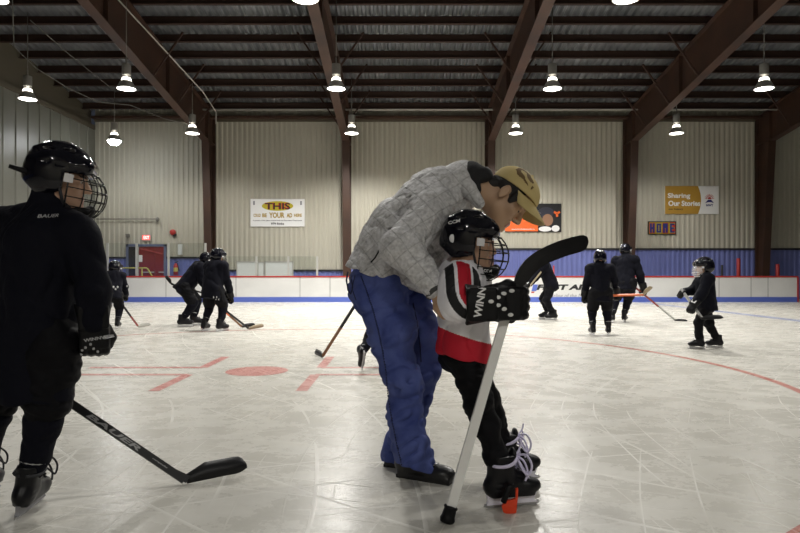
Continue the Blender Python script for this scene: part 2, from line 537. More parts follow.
# steel frames: column and rafter, each an I section
def frame_part(poly, X, w, tf=.03):
    """I section: web polygon in (Y, z) + flanges along the listed edges"""
    m = MB(); n = len(poly)
    m.prism(poly, (X, 0, 0), (0, 1, 0), (0, 0, 1), (1, 0, 0), .02)
    return m
names = ['steel frame at the red doors, left of the yellow oval advertisement', 'slim brown steel frame right of the yellow oval advertisement, behind the man',
         'brown steel frame rising behind the tan cap', 'brown steel frame between the tall skater and the HOME sign', 'thick dark steel frame right of the gold and white banner']
for X, nm in zip(COLX, names):
    r = empty('steel_frame', (X, WY - .5, 0), nm, 'steel frame', 'steel frames along the far wall')
    top = lambda Y: roof_z(Y) - .01
    Yc0, Yb, Yt = WY - .06, WY - .46, WY - .95          # outer face, inner face at floor, inner face at haunch
    zh = 5.88
    m = frame_part([(Yc0, 0), (Yb, 0), (Yt, zh), (Yt, top(Yt)), (Yc0, top(Yc0))], X, .27)
    m.bar((X, Yb, 0), (X, Yt, zh), .27, .03, (0, -1, 0)); m.bar((X, Yc0 - .02, 0), (X, Yc0 - .02, top(Yc0)), .27, .03, (0, -1, 0))
    m.box((X - .135, Yt, zh - .02), (X + .135, Yc0, zh + .01)); m.box((X - .2, Yb - .05, 0), (X + .2, Yc0, .03))
    m.build('column', M['brown_steel'], r)
    Ye = RIDGE
    bot = lambda Y: zh + SLOPE * (Yt - Y)
    m = frame_part([(Yt, zh), (Ye, bot(Ye)), (Ye, top(Ye)), (Yt, top(Yt))], X, .27)
    m.bar((X, Yt, zh), (X, Ye, bot(Ye)), .27, .035, (0, 0, 1)); m.bar((X, Yt, top(Yt) - .02), (X, Ye, top(Ye) - .02), .27, .03, (0, 0, 1))
    for Y in (Yt - .02, 19, 15, 11): m.box((X - .12, Y - .01, bot(Y)), (X + .12, Y + .01, top(Y) - .03))
    m.build('rafter', M['brown_steel'], r)
    for Y in (21.6, 19.7, 17.8):                        # fly braces from the bottom flange up to a purlin
        for s in (-1, 1):
            q = MB().bar((X + s * .12, Y, bot(Y) + .05), (X + s * .95, Y, top(Y) + .05), .05, .05); q.build('brace', M['purlin'], r)

# eave strut and the pale pipe under it
struct(MB().box((XL, WY - .35, 6.86), (XR, WY - .05, 6.94)).build('trim_7', M['brown_steel']))
struct(MB().box((XL, WY - .09, 6.78), (XR, WY - .028, 6.88)).build('trim_8', M['dark_gable']))
p = MB().tube([(COLX[0] - 0.6, WY - 1.25, 6.93), (XR - .1, WY - 1.25, 6.93)], .032, 8)
tag(p.build('sprinkler_pipe', M['pipe']), 'long pale pipe running under the roof along the far wall', 'pipe')
p = MB().tube([at(113, -6, 15.2), at(172, 58, 18.0), at(203, 92, 20.0), at(216, 112, 22.3), at(216, 124, 22.5)], .02, 6)
tag(p.build('conduit_pipe', M['pipe']), 'thin pale conduit running down along the leftmost roof beam', 'pipe')
p = MB().tube([at(12 + 0, 47 - 60, 15.5), at(14, 47, 17), at(36, 68, 17.4), at(68, 88, 18), at(98, 102, 18.8), at(130, 105, 19.5), at(165, 119, 20.4), at(188, 124, 20.7)], .013, 6)
tag(p.build('hanging_cable', M['cable']), 'thin cable sagging in a loop below the roof at left', 'cable')
p = MB().tube([at(30, 20, 16.5), at(70, 55, 18.4), at(116, 92, 21)], .012, 6)
tag(p.build('hanging_cable', M['cable']), 'straight thin cable running up under the roof to the brightest lamp', 'cable')
p = MB().tube([(-10.9 + 2.2, WY - .1, 3.06), (XL + .1, WY - .1, 3.06)], .022, 6).ball(at(157, 219, WY - .12), .06, 10)
# heater pipe on the end bay
pp = MB().tube([at(96, 219, WY - .12), at(157, 219, WY - .12)], .02, 6).ball(at(157.5, 219.5, WY - .13), (.075, .07, .09), 10)
tag(pp.build('wall_pipe', M['cable']), 'thin horizontal pipe on the wall above the red doors', 'pipe')

# ice paint: children of the ice
def paint_poly(name, poly, m, z=.0012):
    mesh_obj(name, [(x, y, z) for x, y in poly], [list(range(len(poly)))], m, None, floor, False)
def ground(px, py):
    Y = EYE * FPX / (py - HY); return ((px - 400) / FPX * Y, Y)
def ring(name, c, r, w, m, a0=0, a1=360, n=96, z=.0012):
    V = []; F = []
    for i in range(n + 1):
        a = math.radians(a0 + (a1 - a0) * i / n)
        for rr in (r - w / 2, r + w / 2): V.append((c[0] + rr * math.cos(a), c[1] + rr * math.sin(a), z))
    for i in range(n): F.append([2 * i, 2 * i + 1, 2 * i + 3, 2 * i + 2])
    mesh_obj(name, V, F, m, None, floor, False)
SC = (-1.40, 6.07)
paint_poly('faceoff_spot', [(SC[0] + .30 * math.cos(2 * math.pi * i / 40), SC[1] + .30 * math.sin(2 * math.pi * i / 40)) for i in range(40)], M['ice_red'])
ring('faceoff_circle', (-1.32, 6.0), 4.66, .075, M['ice_thinred'], n=160)
for sx in (-1, 1):
    for sy in (-1, 1):
        # hash mark: a long bar across and a short bar along
        x0, y0 = SC[0] + sx * .60, SC[1] + sy * .22
        P = [(x0, y0 - .045), (x0 + sx * 1.15, y0 - .045), (x0 + sx * 1.15, y0 + .045), (x0, y0 + .045)]
        if sx < 0: P = P[::-1]
        paint_poly('hash_mark', P, M['ice_red'])
        yl = y0 + sy * .82
        P = [(x0 - .048, y0), (x0 + .048, y0), (x0 + .048, yl), (x0 - .048, yl)]
        if sy < 0: P = P[::-1]
        paint_poly('hash_mark', P, M['ice_red'], .0016)
paint_poly('blue_line', [(7.95, 2), (8.25, 2), (8.25, BY - .1), (7.95, BY - .1)], M['ice_blue'])

# ------------------------------------------------------------------ boards
BT = .885                                # top of the boards
bX0, bX1 = XL + .3, (797 - 400) / FPX * BY
r = empty('rink_boards', (1, BY + .05, 0), 'long white hockey rink boards with red cap rail and blue kick plate', 'rink boards')
m = MB().box((bX0, BY, .17), (bX1, BY + .10, BT - .05))
m.build('board_panel', M['board'], r)
MB().box((bX0, BY - .012, .0), (bX1, BY + .10, .17)).build('kick_plate', M['kick_blue'], r)
MB().box((bX0, BY - .03, BT - .05), (bX1 + .03, BY + .13, BT)).build('cap_rail', M['cap_red'], r)
MB().box((bX1, BY - .02, 0), (bX1 + .05, BY + .12, BT - .05)).build('end_post', M['cap_red'], r)
for px in (236, 300, 330, 448, 515, 640, 719, 751, 768, 166):
    X = (px - 400) / FPX * BY
    MB().box((X - .012, BY - .004, .17), (X + .012, BY, BT - .05)).build('panel_seam', M['seam'], r)
ex, ez = (1, 0, 0), (0, 0, 1)
lettering('ad_lettering', 'FIRST AIR', at(563, 287.2, BY - .006), 1.80, .19, ex, ez, M['black_ink'], r, shear=.22, bold=.055)
lettering('ad_tagline', 'Airline of the North', at(570, 295.5, BY - .006), 1.45, .13, ex, ez, M['grey_ink'], r, shear=.2)
m = MB().prism([(0, 0), (.16, 0), (.22, .22), (.06, .22)], at(531.5, 291, BY - .004), ex, ez, (0, 1, 0), .004)
m.build('ad_emblem', M['kick_blue'], r)
m = MB().prism([(0, 0), (.1, 0), (.12, .05), (.02, .05)], at(531.0, 293, BY - .004), ex, ez, (0, 1, 0), .004)
m.build('ad_emblem', M['cap_red'], r)

# glass above the boards on the left, with its posts
gx = [-11.2, (107 - 400) / FPX * BY, (136 - 400) / FPX * BY, (168 - 400) / FPX * BY, (205 - 400) / FPX * BY, (256 - 400) / FPX * BY, (288 - 400) / FPX * BY, (317 - 400) / FPX * BY]
for i, X in enumerate(gx):
    m = MB().box((X - .03, BY + .02, BT), (X + .03, BY + .08, 2.0 if i < 5 else 1.55))
    m.build('glass_post', M['post_alu'], r)
for i in range(len(gx) - 1):
    m = MB().box((gx[i] + .03, BY + .045, BT), (gx[i + 1] - .03, BY + .057, 2.0 if i < 4 else 1.55))
    m.build('glass_pane', M['glass'], r)

# ------------------------------------------------------------------ things on the far wall
SY = WY - .06
def panel(name, x0, y0, x1, y1, m, parent, Y=SY, th=.03, out=0.0):
    a, c = at(x0, y1, Y), at(x1, y0, Y)
    return MB().box((a[0], Y - out, a[2]), (c[0], Y - out + th, c[2])).build(name, m, parent)
def sign(name, x0, y0, x1, y1, label, cat):
    c = at((x0 + x1) / 2, y1, SY); return empty(name, c, label, cat)
K = SY / FPX     # metres per px on the wall
# advertisement
r = sign('wall_sign', 250.5, 199, 304.5, 226.5, 'white wall sign with a yellow oval reading THIS', 'sign')
panel('sign_panel', 250.5, 199, 304.5, 226.5, M['sign_white'], r)
c = at(277.5, 206, SY)
MB().prism([(.60 * math.cos(2 * math.pi * i / 32), .185 * math.sin(2 * math.pi * i / 32)) for i in range(32)], (c[0], SY - .002, c[2]), ex, ez, (0, 1, 0), .008).build('oval', M['olive_yellow'], r)
lettering('lettering', 'THIS', at(277.3, 206, SY - .008), .96, .25, ex, ez, M['red_ink'], r, bold=.05)
lettering('lettering', 'THIS', at(277.7, 206.3, SY - .011), .96, .25, ex, ez, M['black_ink'], r, bold=.012)
for body, x0, x1, y, h in (('COULD', 253.5, 260.7, 215.3, 3.2), ('BE', 262.3, 266.8, 215.3, 3.8), ('YOUR', 269, 284.6, 215.2, 5.6), ('AD', 286.6, 292.2, 215.3, 4.4), ('HERE', 294, 301.8, 215.3, 3.2)):
    lettering('lettering', body, at((x0 + x1) / 2, y, SY), (x1 - x0) * K, h * K, ex, ez, M['gold_ink'], r, bold=.04)
lettering('lettering', 'A portion of the space income funds the Recreation Department', at(277.5, 220.6, SY), 49 * K, 1.7 * K, ex, ez, M['black_ink'], r, bold=.02)
lettering('lettering', '979 Rinks', at(277.5, 223.7, SY), 13 * K, 2.3 * K, ex, ez, M['black_ink'], r, bold=.04)
for x_ in (254, 301):
    panel('corner_mark', x_ - .9, 201, x_ + .9, 205, M['grey_ink'], r, out=.003, th=.01)
# gold and white banner
r = sign('wall_banner', 665, 186, 718.7, 214, 'gold and white banner reading Sharing Our Stories', 'sign')
panel('banner_panel', 665, 186, 718.7, 214, M['sign_white'], r)
a = at(665, 214, SY); c = at(701, 186, SY); W_, H_ = c[0] - a[0], c[2] - a[2]
MB().prism([(0, 0)] + [(W_ - .12 * (2 * t - 1) ** 2 , H_ * t) for t in np.linspace(0, 1, 12)] + [(0, H_)], (a[0], SY - .003, a[2]), ex, ez, (0, 1, 0), .008).build('gold_field', M['ochre'], r)
lettering('lettering', 'Sharing', at(679, 196.2, SY - .006), 22.5 * K, 6.3 * K, ex, ez, M['sign_white'], r, bold=.03)
lettering('lettering', 'Our Stories', at(684.3, 203.3, SY - .006), 32 * K, 5.4 * K, ex, ez, M['sign_white'], r, bold=.035)
lettering('lettering', 'our history', at(675.8, 209.3, SY - .006), 14.5 * K, 2.2 * K, ex, ez, M['black_ink'], r, bold=.03)
q = MB(); c = at(709.6, 199, SY - .004)
for i in range(9):
    A = math.radians(10 + 20 * i); q.prism([(.10, -.012), (.19, -.006), (.19, .006), (.10, .012)], c, v(math.cos(A), 0, math.sin(A)), v(-math.sin(A), 0, math.cos(A)), (0, 1, 0), .006)
q.prism([(.075 * math.cos(t), .075 * math.sin(t)) for t in np.linspace(0, math.pi, 14)], c, ex, ez, (0, 1, 0), .006)
q.build('emblem_sun', M['red_ink'], r)
q = MB().prism([(-.17, -.16), (-.06, -.03), (.06, -.03), (.17, -.16), (.06, -.12), (-.06, -.12)], c, ex, ez, (0, 1, 0), .006); q.build('emblem_figure', M['navy_ink'], r)
lettering('lettering', 'NWT', at(709.6, 205.3, SY), 7 * K, 2.2 * K, ex, ez, M['navy_ink'], r, bold=.05)
# HOME
r = sign('home_sign', 648, 221.3, 676.2, 234.7, 'small sign reading HOME in blue block letters', 'sign')
panel('sign_panel', 648, 221.3, 676.2, 234.7, M['black_ink'], r)
panel('sign_field', 649, 222.2, 675.2, 233.8, M['gold_ink'], r, out=.006, th=.02)
panel('sign_field', 669.6, 222.2, 675.2, 233.8, M['red_ink'], r, out=.008, th=.02)
def block(letter, x0, x1, y0, y1, t=1.9):
    R_ = {'H': [(x0, y0, x0 + t, y1), (x1 - t, y0, x1, y1), (x0, (y0 + y1 - t) / 2, x1, (y0 + y1 + t) / 2)],
          'O': [(x0, y0, x0 + t, y1), (x1 - t, y0, x1, y1), (x0, y0, x1, y0 + t * .9), (x0, y1 - t * .9, x1, y1)],
          'M': [(x0, y0, x0 + t, y1), (x1 - t, y0, x1, y1), (x0, y0, x1, y0 + t), ((x0 + x1 - t) / 2, y0, (x0 + x1 + t) / 2, (y0 + y1) / 2)],
          'E': [(x0, y0, x0 + t, y1), (x0, y0, x1, y0 + t * .8), (x0, (y0 + y1 - t * .8) / 2, x1 - .6, (y0 + y1 + t * .8) / 2), (x0, y1 - t * .8, x1, y1)]}[letter]
    q = MB()
    for k_, (p0, r0, p1, r1) in enumerate(R_):
        a, c = at(p0, r1, SY - .012), at(p1, r0, SY - .012); q.box((a[0], SY - .016 - .0006 * k_, a[2]), (c[0], SY - .006 + .0006 * k_, c[2]))
    return q
for l_, x0 in zip('HOME', (649.8, 656.4, 662.9, 669.9)):
    block(l_, x0 - .35, x0 + 5.1, 223.0, 233.2, 2.5).build('letter_edge', M['red_ink'] if l_ in 'HM' else M['olive_yellow'], r)
    q = block(l_, x0, x0 + 4.7, 223.5, 232.7)
    q.V = [p - v(0, .006, 0) for p in q.V]; q.build('letter', M['navy_ink'], r)
# hockey poster
r = sign('hockey_poster', 505, 203.6, 561.3, 232, 'dark hockey poster with orange corner behind the tan cap', 'poster')
panel('poster_sheet', 505, 203.6, 561.3, 232, M['black_ink'], r)
panel('orange_field', 505, 216.5, 538, 231.3, M['orange'], r, out=.004, th=.01)
lettering('lettering', 'www.hockeycanada.ca', at(523, 229.3, SY - .006), 23 * K, 1.6 * K, ex, ez, M['sign_white'], r, bold=.02)
def disc(name, cx, cy, rx, ry, m, out):
    c = at(cx, cy, SY); return MB().prism([(rx * K * math.cos(2 * math.pi * i / 20), ry * K * math.sin(2 * math.pi * i / 20)) for i in range(20)], (c[0], SY - out, c[2]), ex, ez, (0, 1, 0), .004).build(name, m, r)
disc('pictured_helmet', 546, 212.5, 8, 5.5, M['seam_dark'], .004); disc('pictured_face', 547.5, 220, 5.5, 6, M['skin_ink'], .007)
disc('pictured_jersey', 545, 229, 6.5, 2.6, M['sign_white'], .008); disc('pictured_puck', 555.5, 228.5, 4, 3.2, M['sign_white'], .009)
q = MB()
for i in range(3):
    c = at(557, 213.5 , SY - .006); A = .5 + 2.1 * i
    q.prism([(0, -.05), (.14, -.03), (.12, .05), (.02, .04)], c, v(math.cos(A), 0, math.sin(A)), v(-math.sin(A), 0, math.cos(A)), (0, 1, 0), .005)
q.build('pictured_emblem', M['orange'], r)
# exit sign, bell, wall box, small horn, extinguisher
r = sign('exit_sign', 141.8, 234.5, 151, 240.6, 'lit red EXIT sign above the red doors', 'exit sign')
panel('sign_housing', 141.8, 234.5, 151, 240.6, M['pipe'], r, th=.05, out=.02)
panel('sign_face', 142.6, 235.2, 150.2, 239.9, M['exit_glow'], r, out=.024, th=.01)
lettering('lettering', 'EXIT', at(146.4, 237.5, SY - .026), 5.6 * K, 3.2 * K, ex, ez, M['exit_text'], r, bold=.02)
c = at(172.7, 232.3, SY); r = empty('fire_bell', c, 'round red fire bell on the wall right of the exit sign', 'bell')
Rb = frame((1, 0, 0), (0, -1, 0))
MB().lathe([(.06, -.034), (.115, -.034), (.115, .02), (.10, .05), (.05, .075), (0.001, .08)], c, 20, 0, Rb).build('gong', M['cap_red'], r)
MB().box((c[0] + .02, SY - .04, c[2] - .16), (c[0] + .13, SY + .034, c[2] - .06)).build('back_box', M['black_ink'], r)
c = at(180.4, 249, SY); r = empty('wall_conduit', c - v(0, 0, .25), 'narrow pale vertical box on the wall right of the fire bell', 'wall box')
MB().box((c[0] - .07, SY - .06, c[2] - .22), (c[0] + .07, SY + .03, c[2] + .18)).build('box_body', M['white_panel'], r)
MB().tube([(c[0], SY - .02, c[2] + .17), (c[0], SY - .02, c[2] + .32)], .02, 8).build('box_pipe', M['pipe'], r)
c = at(128.8, 236, SY); q = MB().box((c[0] - .05, SY - .16, c[2] - .06), (c[0] + .05, SY - .02, c[2] + .04)).box((c[0] - .1, SY - .06, c[2] + .02), (c[0] + .02, SY + .03, c[2] + .08))
tag(q.build('wall_camera', M['cable']), 'tiny dark fixture on the wall above the left door leaf', 'fixture')
c = at(176.5, 268.5, SY); r = empty('fire_extinguisher', c - v(0, 0, .25), 'small red and yellow fire extinguisher on the blue wall by the doors', 'fire extinguisher')
MB().lathe([(.02, -.25), (.085, -.24), (.085, .1), (.05, .17), (.02, .2)], v(c[0], SY - .08, c[2]), 14).build('cylinder', M['cap_red'], r)
MB().lathe([(.087, -.12), (.087, .03)], v(c[0], SY - .08, c[2]), 14).build('yellow_label', M['yellow_rail'], r)
MB().bar((c[0] - .03, SY - .08, c[2] + .22), (c[0] + .1, SY - .08, c[2] + .27), .03, .03).bar((c[0] + .06, SY - .08, c[2] + .2), (c[0] + .13, SY - .08, c[2] - .1), .025, .025).build('handle', M['black_ink'], r)
# doors
a, c = at(127, 262, WY), at(167, 244.3, WY)
d1 = struct(empty('door_1', ((a[0] + c[0]) / 2, WY - .05, 0)))
m = MB(); X0, X1, ZT = a[0], c[0], c[2]
m.box((X0, WY - .10, 0), (X0 + .09, WY - .02, ZT)); m.box((X1 - .09, WY - .10, 0), (X1, WY - .02, ZT)); m.box((X0, WY - .10, ZT - .09), (X1, WY - .02, ZT))
struct(m.build('door_frame', M['frame_blue'], d1))
xm = X0 + .09 + (X1 - X0) * .24
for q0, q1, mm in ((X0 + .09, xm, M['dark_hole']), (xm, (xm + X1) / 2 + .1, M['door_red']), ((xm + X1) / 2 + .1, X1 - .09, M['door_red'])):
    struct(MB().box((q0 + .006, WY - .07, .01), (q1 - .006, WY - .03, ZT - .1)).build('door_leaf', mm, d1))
struct(MB().box((xm - .03, WY - .11, 0), (xm + .03, WY - .07, ZT - .09)).build('door_mullion', M['post_alu'], d1))
MB().bar((xm + .2, WY - .1, 1.02), (xm + .62, WY - .1, 1.02), .04, .04).build('push_bar', M['post_alu'], d1)
MB().bar((xm + .8, WY - .1, 1.02), (xm + 1.0, WY - .1, 1.02), .04, .04).build('push_bar', M['post_alu'], d1)
MB().bar((xm + .08, WY - .085, 1.92), (X1 - .14, WY - .085, 1.72), .03, .05).build('door_stripe', mat('door_stripe', (.36, .06, .06), .5), d1)
c = at(140, 258.5, WY - .08); q = MB().box((c[0] - .09, WY - .085, c[2] - .13), (c[0] + .09, WY - .075, c[2] + .13))
tag(q.build('paper_notice', M['sign_white']), 'small white paper notice taped to the red door', 'notice')
# yellow railing
YR = 22.3
r = empty('guard_rail', at(122, 276, YR) * v(1, 1, 0), 'yellow pipe railing in front of the red doors', 'railing')
zt = at(0, 268, YR)[2]; xa, xb, xc = at(98, 0, YR)[0], at(147.5, 0, YR)[0], at(152.5, 0, YR)[0]
MB().tube([(xa, YR, 0), (xa, YR, zt), (xb - .05, YR, zt), (xb, YR, zt - .02), (xc, YR, zt - .32), (xc + .02, YR, 0)], .028, 8).build('top_rail', M['yellow_rail'], r)
MB().tube([(xa, YR, zt - .45), (xc, YR, zt - .45)], .024, 8).build('mid_rail', M['yellow_rail'], r)
for x_ in (118, 142): MB().tube([(at(x_, 0, YR)[0], YR, 0), (at(x_, 0, YR)[0], YR, zt)], .026, 8).build('rail_post', M['yellow_rail'], r)
# white panels behind the glass
YP = 22.6
for i, (x0, x1, y0) in enumerate(((236.7, 257.4, 261.2), (257.8, 264.6, 261.6), (265, 293.3, 261.2))):
    a, c = at(x0, 290, YP), at(x1, y0, YP)
    r = empty('partition_panel', ((a[0] + c[0]) / 2, YP, 0), ['square white panel behind the boards, nearest the pair of skaters', 'narrow white panel between two wider ones behind the boards', 'widest white panel behind the boards below the oval sign'][i], 'panel', 'white panels behind the boards')
    MB().box((a[0], YP - .02, .0), (c[0], YP + .02, c[2])).build('panel_sheet', M['white_panel'], r)
    e = MB().box((a[0], YP - .035, c[2] - .04), (c[0], YP - .02, c[2])).box((a[0], YP - .035, 0), (a[0] + .03, YP - .02, c[2])).box((c[0] - .03, YP - .035, 0), (c[0], YP - .02, c[2]))
    e.build('panel_edge', M['pipe'], r)
# red posts and a dark one by the blue wall
for px, yt, lab, mm in ((738.4, 258.2, 'short red post beyond the boards near the thick dark column', 'post_red'), (777.6, 264, 'short red post beyond the boards, last before the boards end', 'post_red'), (722, 265, 'thin dark post beyond the boards right of the child in a clear visor', 'black_strip')):
    a = at(px, yt, 22.6); w_ = .065 if mm == 'post_red' else .04
    q = MB().tube([(a[0], 22.6, 0), (a[0], 22.6, a[2] - .02), (a[0], 22.6, a[2])], [w_, w_, w_ * .7], 12)
    tag(q.build('marker_post', M[mm]), lab, 'post')
a = at(549.5, 0, 22.0); q = MB().tube([(a[0] + .2, 22.2, 0), (a[0] + .2, 22.2, 1.25)], .03, 8)
tag(q.build('marker_post', M['post_red']), 'thin red post beyond the boards right of the raised stick blade', 'post')

# ------------------------------------------------------------------ high bay lamps
LZ = 5.66
def make_lamp(hot=False):
    r = empty('high_bay_lamp', (0, 0, 0))
    MB().lathe([(.001, .62), (.105, .62), (.11, .60), (.11, .36), (.105, .34), (.05, .335), (.05, .27)], (0, 0, 0), 18).build('ballast_box', M['lamp_metal'], r)
    MB().lathe([(.05, .28), (.10, .27), (.125, .20), (.12, .19)], (0, 0, 0), 18).build('lamp_collar', M['glow'], r)
    MB().lathe([(.12, .195), (.16, .15), (.235, .0), (.24, -.01), (.225, -.01), (.15, .14)], (0, 0, 0), 24).build('reflector', M['lamp_refl'], r)
    MB().lathe([(.001, -.03), (.12, -.022), (.224, -.004)], (0, 0, 0), 24).build('lens', M['lens_hot'] if hot else M['lens'], r)
    MB().tube([(0, 0, .6), (0, 0, .8)], .018, 8).build('hook', M['lamp_metal'], r)
    return r
lamp0 = make_lamp()
hot_lens = MB().lathe([(.001, -.17), (.10, -.15), (.19, -.08), (.226, -.004)], (0, 0, 0), 24)
D_ = 5.45
spots = []
for rn, Y in enumerate((10.6, 15.75, 20.75)):
    for cn, X in enumerate((-6.95, -1.62, 3.87, 9.25)):
        spots.append((X, Y, LZ, rn, cn))
POWER = {0: 900, 1: 1250, 2: 950}
def place_lamp(X, Y, Z, label, power, first=False, hot=False, cone=158):
    if first: o = lamp0
    else:
        o = lamp0.copy(); COL.objects.link(o)
        for ch in list(lamp0.children):
            if ch.type == 'MESH' and not ch.name.startswith('hanger'):
                d = ch.copy(); COL.objects.link(d); d.parent = o
    o.location = (X, Y, Z); ORG[o.name] = v(X, Y, Z)
    tag(o, label, 'ceiling lamp', 'high bay lamps under the roof')
    rod = MB().tube([(X, Y, Z + .78), (X, Y, roof_z(Y) + .1)], .010, 6).build('hanger_rod', M['cable'], o)
    if hot:
        for ch in list(o.children):
            if ch.name.startswith('lens'):
                bpy.data.objects.remove(ch); hot_lens.V = [p + v(X, Y, Z) for p in hot_lens.V]; hot_lens.build('lens', M['lens_hot'], o); break
    l = bpy.data.lights.new('lamp_light', 'SPOT'); l.energy = power; l.spot_size = math.radians(cone); l.spot_blend = .6
    l.shadow_soft_size = .2; l.color = (1, .972, .915)
    lo = bpy.data.objects.new('lamp_light', l); COL.objects.link(lo); lo.parent = o; lo.location = (0, 0, -.06)
    return o
colw = ['leftmost', 'second from left', 'third from left', 'rightmost']
# ------------------------------------------------------------------ figure materials
M['skin'] = mat('skin', (.52, .32, .22), .5, 0, .4)
M['skin_tan'] = mat('skin_tan', (.50, .32, .205), .48, 0, .4)
M['brow'] = mat('brow', (.03, .02, .015), .7)
M['lip'] = mat('lip', (.33, .13, .10), .45)
M['eye'] = mat('eye', (.6, .58, .55), .25)
M['iris'] = mat('iris', (.02, .014, .01), .2)
M['hair'] = mat('hair', (.012, .010, .010), .55, bump=(160, .6, .01))
M['black_cloth'] = mat('black_cloth', (.0042, .0046, .009), .8, 0, .12, bump=(60, .25, .01))
M['black_pants'] = mat('black_pants', (.0035, .0035, .005), .7, 0, .14, bump=(40, .25, .01))
M['navy_cloth'] = mat('navy_cloth', (.014, .016, .032), .75, 0, .3, bump=(50, .25, .01))
M['black_gloss'] = mat('black_gloss', (.004, .004, .008), .13, 0, .3, coat=.25)
M['black_rubber'] = mat('black_rubber', (.005, .005, .006), .5, 0, .2)
M['black_boot'] = mat('black_boot', (.005, .005, .007), .38, 0, .28)
M['vent'] = mat('vent', (.002, .002, .002), .8)
M['cage_wire'] = mat('cage_wire', (.02, .02, .022), .25, .6)
M['white_plastic'] = mat('white_plastic', (.72, .72, .74), .35)
M['lavender_plastic'] = mat('lavender_plastic', (.78, .76, .86), .35)
M['steel'] = mat('steel', (.55, .55, .57), .22, .9)
M['lace_white'] = mat('lace_white', (.66, .62, .82), .7)
M['lace_black'] = mat('lace_black', (.02, .02, .025), .7)
M['white_ink'] = mat('white_ink', (.75, .75, .75), .5)
M['silver_ink'] = mat('silver_ink', (.40, .40, .41), .4)
M['tape_tan'] = mat('tape_tan', (.33, .27, .18), .7)
M['tape_white'] = mat('tape_white', (.55, .54, .5), .7)
M['stick_black'] = mat('stick_black', (.008, .008, .009), .42, 0, .3)
M['stick_orange'] = mat('stick_orange', (.70, .14, .03), .4)
M['stick_brown'] = mat('stick_brown', (.20, .09, .035), .45)
M['stick_silver'] = mat('stick_silver', (.42, .42, .41), .35, .2)
M['stick_red'] = mat('stick_red', (.28, .04, .03), .4)
vm = mat('visor', (.9, .92, .95), .06, 0, .6); vm.node_tree.nodes['Principled BSDF'].inputs['Alpha'].default_value = .2
M['visor'] = vm

# ------------------------------------------------------------------ anatomy
def head_prims(sc, o, R, hs, fine=True):
    P = lambda x, y, z: v(o) + R @ (hs * v(x, y, z))
    E = lambda c, r, k=.02, op='+': sc.ell(P(*c), hs * v(r), R, k * hs, op)
    E((-.005, 0, .045), (.100, .077, .088))
    E((.035, 0, -.03), (.060, .060, .085), .03)
    for s in (-1, 1):
        sc.cap(P(.01, s * .046, -.06), P(.080, s * .012, -.100), .022 * hs, .018 * hs, .03 * hs)
        E((.066, s * .042, -.018), (.024, .022, .024), .02)
        sc.cap(P(.090, s * .012, .026), P(.078, s * .048, .024), .011 * hs, .010 * hs, .012 * hs)
    E((.082, 0, -.102), (.018, .022, .017), .02)
    if fine:
        for s in (-1, 1): E((.101, s * .033, .006), (.012, .020, .011), .010, '-')
        for s in (-1, 1): sc.ell(P(.081, s * .033, .004), .0135 * hs, None, .004)
    sc.cap(P(.094, 0, .018), P(.118, 0, -.028), .008 * hs, .0125 * hs, .012 * hs)
    if fine:
        for s in (-1, 1): E((.104, s * .012, -.034), (.011, .009, .008), .006)
        sc.cap(P(.096, -.017, -.060), P(.096, .017, -.060), .0075 * hs, None, .008 * hs)
        sc.cap(P(.094, -.015, -.074), P(.094, .015, -.074), .008 * hs, None, .008 * hs)
        sc.cap(P(.108, -.022, -.067), P(.108, .022, -.067), .004 * hs, None, .004 * hs, '-')
        for s in (-1, 1):
            E((-.008, s * .080, .002), (.019, .008, .032), .006)
            E((-.002, s * .090, .004), (.009, .006, .018), .005, '-')
            E((-.005, s * .080, -.024), (.009, .006, .009), .004)

def face_paint(o, R, hs, closed=False):
    def f(C):
        L = (C - v(o)) @ R / hs; x, y, z = L[:, 0], np.abs(L[:, 1]), L[:, 2]
        mi = np.zeros(len(C), int); near = (np.abs(L).max(axis=1) < .2)
        brow = near & (x > .06) & (np.abs(z - .030 + (y - .033) ** 2 * 6) < .0055) & (y > .012) & (y < .055); mi[brow] = 1
        lip = near & (x > .086) & (y < .022) & (z < -.054) & (z > -.083); mi[lip] = 2
        d = np.sqrt((x - .081) ** 2 + (y - .033) ** 2 + (z - .004) ** 2)
        if closed:
            mi[near & (d < .0165) & (x > .083) & (z < -.001) & (z > -.0075)] = 1
        else:
            mi[near & (d < .0155) & (x > .088) & (np.abs(z - .004) < .0075)] = 3
            di = np.sqrt((y - .033) ** 2 + (z - .004) ** 2); mi[near & (d < .0155) & (x > .088) & (di < .0062)] = 4
        return mi
    return f
SKINS = ['skin', 'brow', 'lip', 'eye', 'iris']

def hand_prims(sc, w, d, back, s, side, curl=1.0):
    """five separate fingers; d along the hand, back out of the back of the hand, side +-1 = thumb side along the lateral axis"""
    R = frame(d, back)
    P = lambda x, y, z: v(w) + R @ (s * v(x, y, z))
    sc.cap(P(-.01, 0, 0), P(.025, 0, 0), .024 * s, .030 * s, .01, flat=(R[:, 2], .7))
    for i, (y, L) in enumerate(((.030, .072), (.010, .080), (-.010, .075), (-.029, .060))):
        y = y * side; a = .25 + .55 * curl; p = P(.075, y, .004)
        sc.cap(P(.015, y * .5, 0), p, .013 * s, .0105 * s, .012)
        q = p
        for seg, r0, r1 in ((.45, .0100, .0092), (.32, .0092, .0085), (.23, .0085, .0075)):
            e = q + R @ (s * L * seg * v(math.cos(a), 0, -math.sin(a)))
            sc.cap(q, e, r0 * s, r1 * s, .004); q = e; a += .55 * curl
    t0, t1, t2, t3 = P(.012, .018 * side, -.006), P(.038, .045 * side, -.016), P(.062, .052 * side, -.028), P(.082, .044 * side, -.036)
    sc.chain([t0, t1, t2, t3], [.015 * s, .012 * s, .0105 * s, .0085 * s], .006)

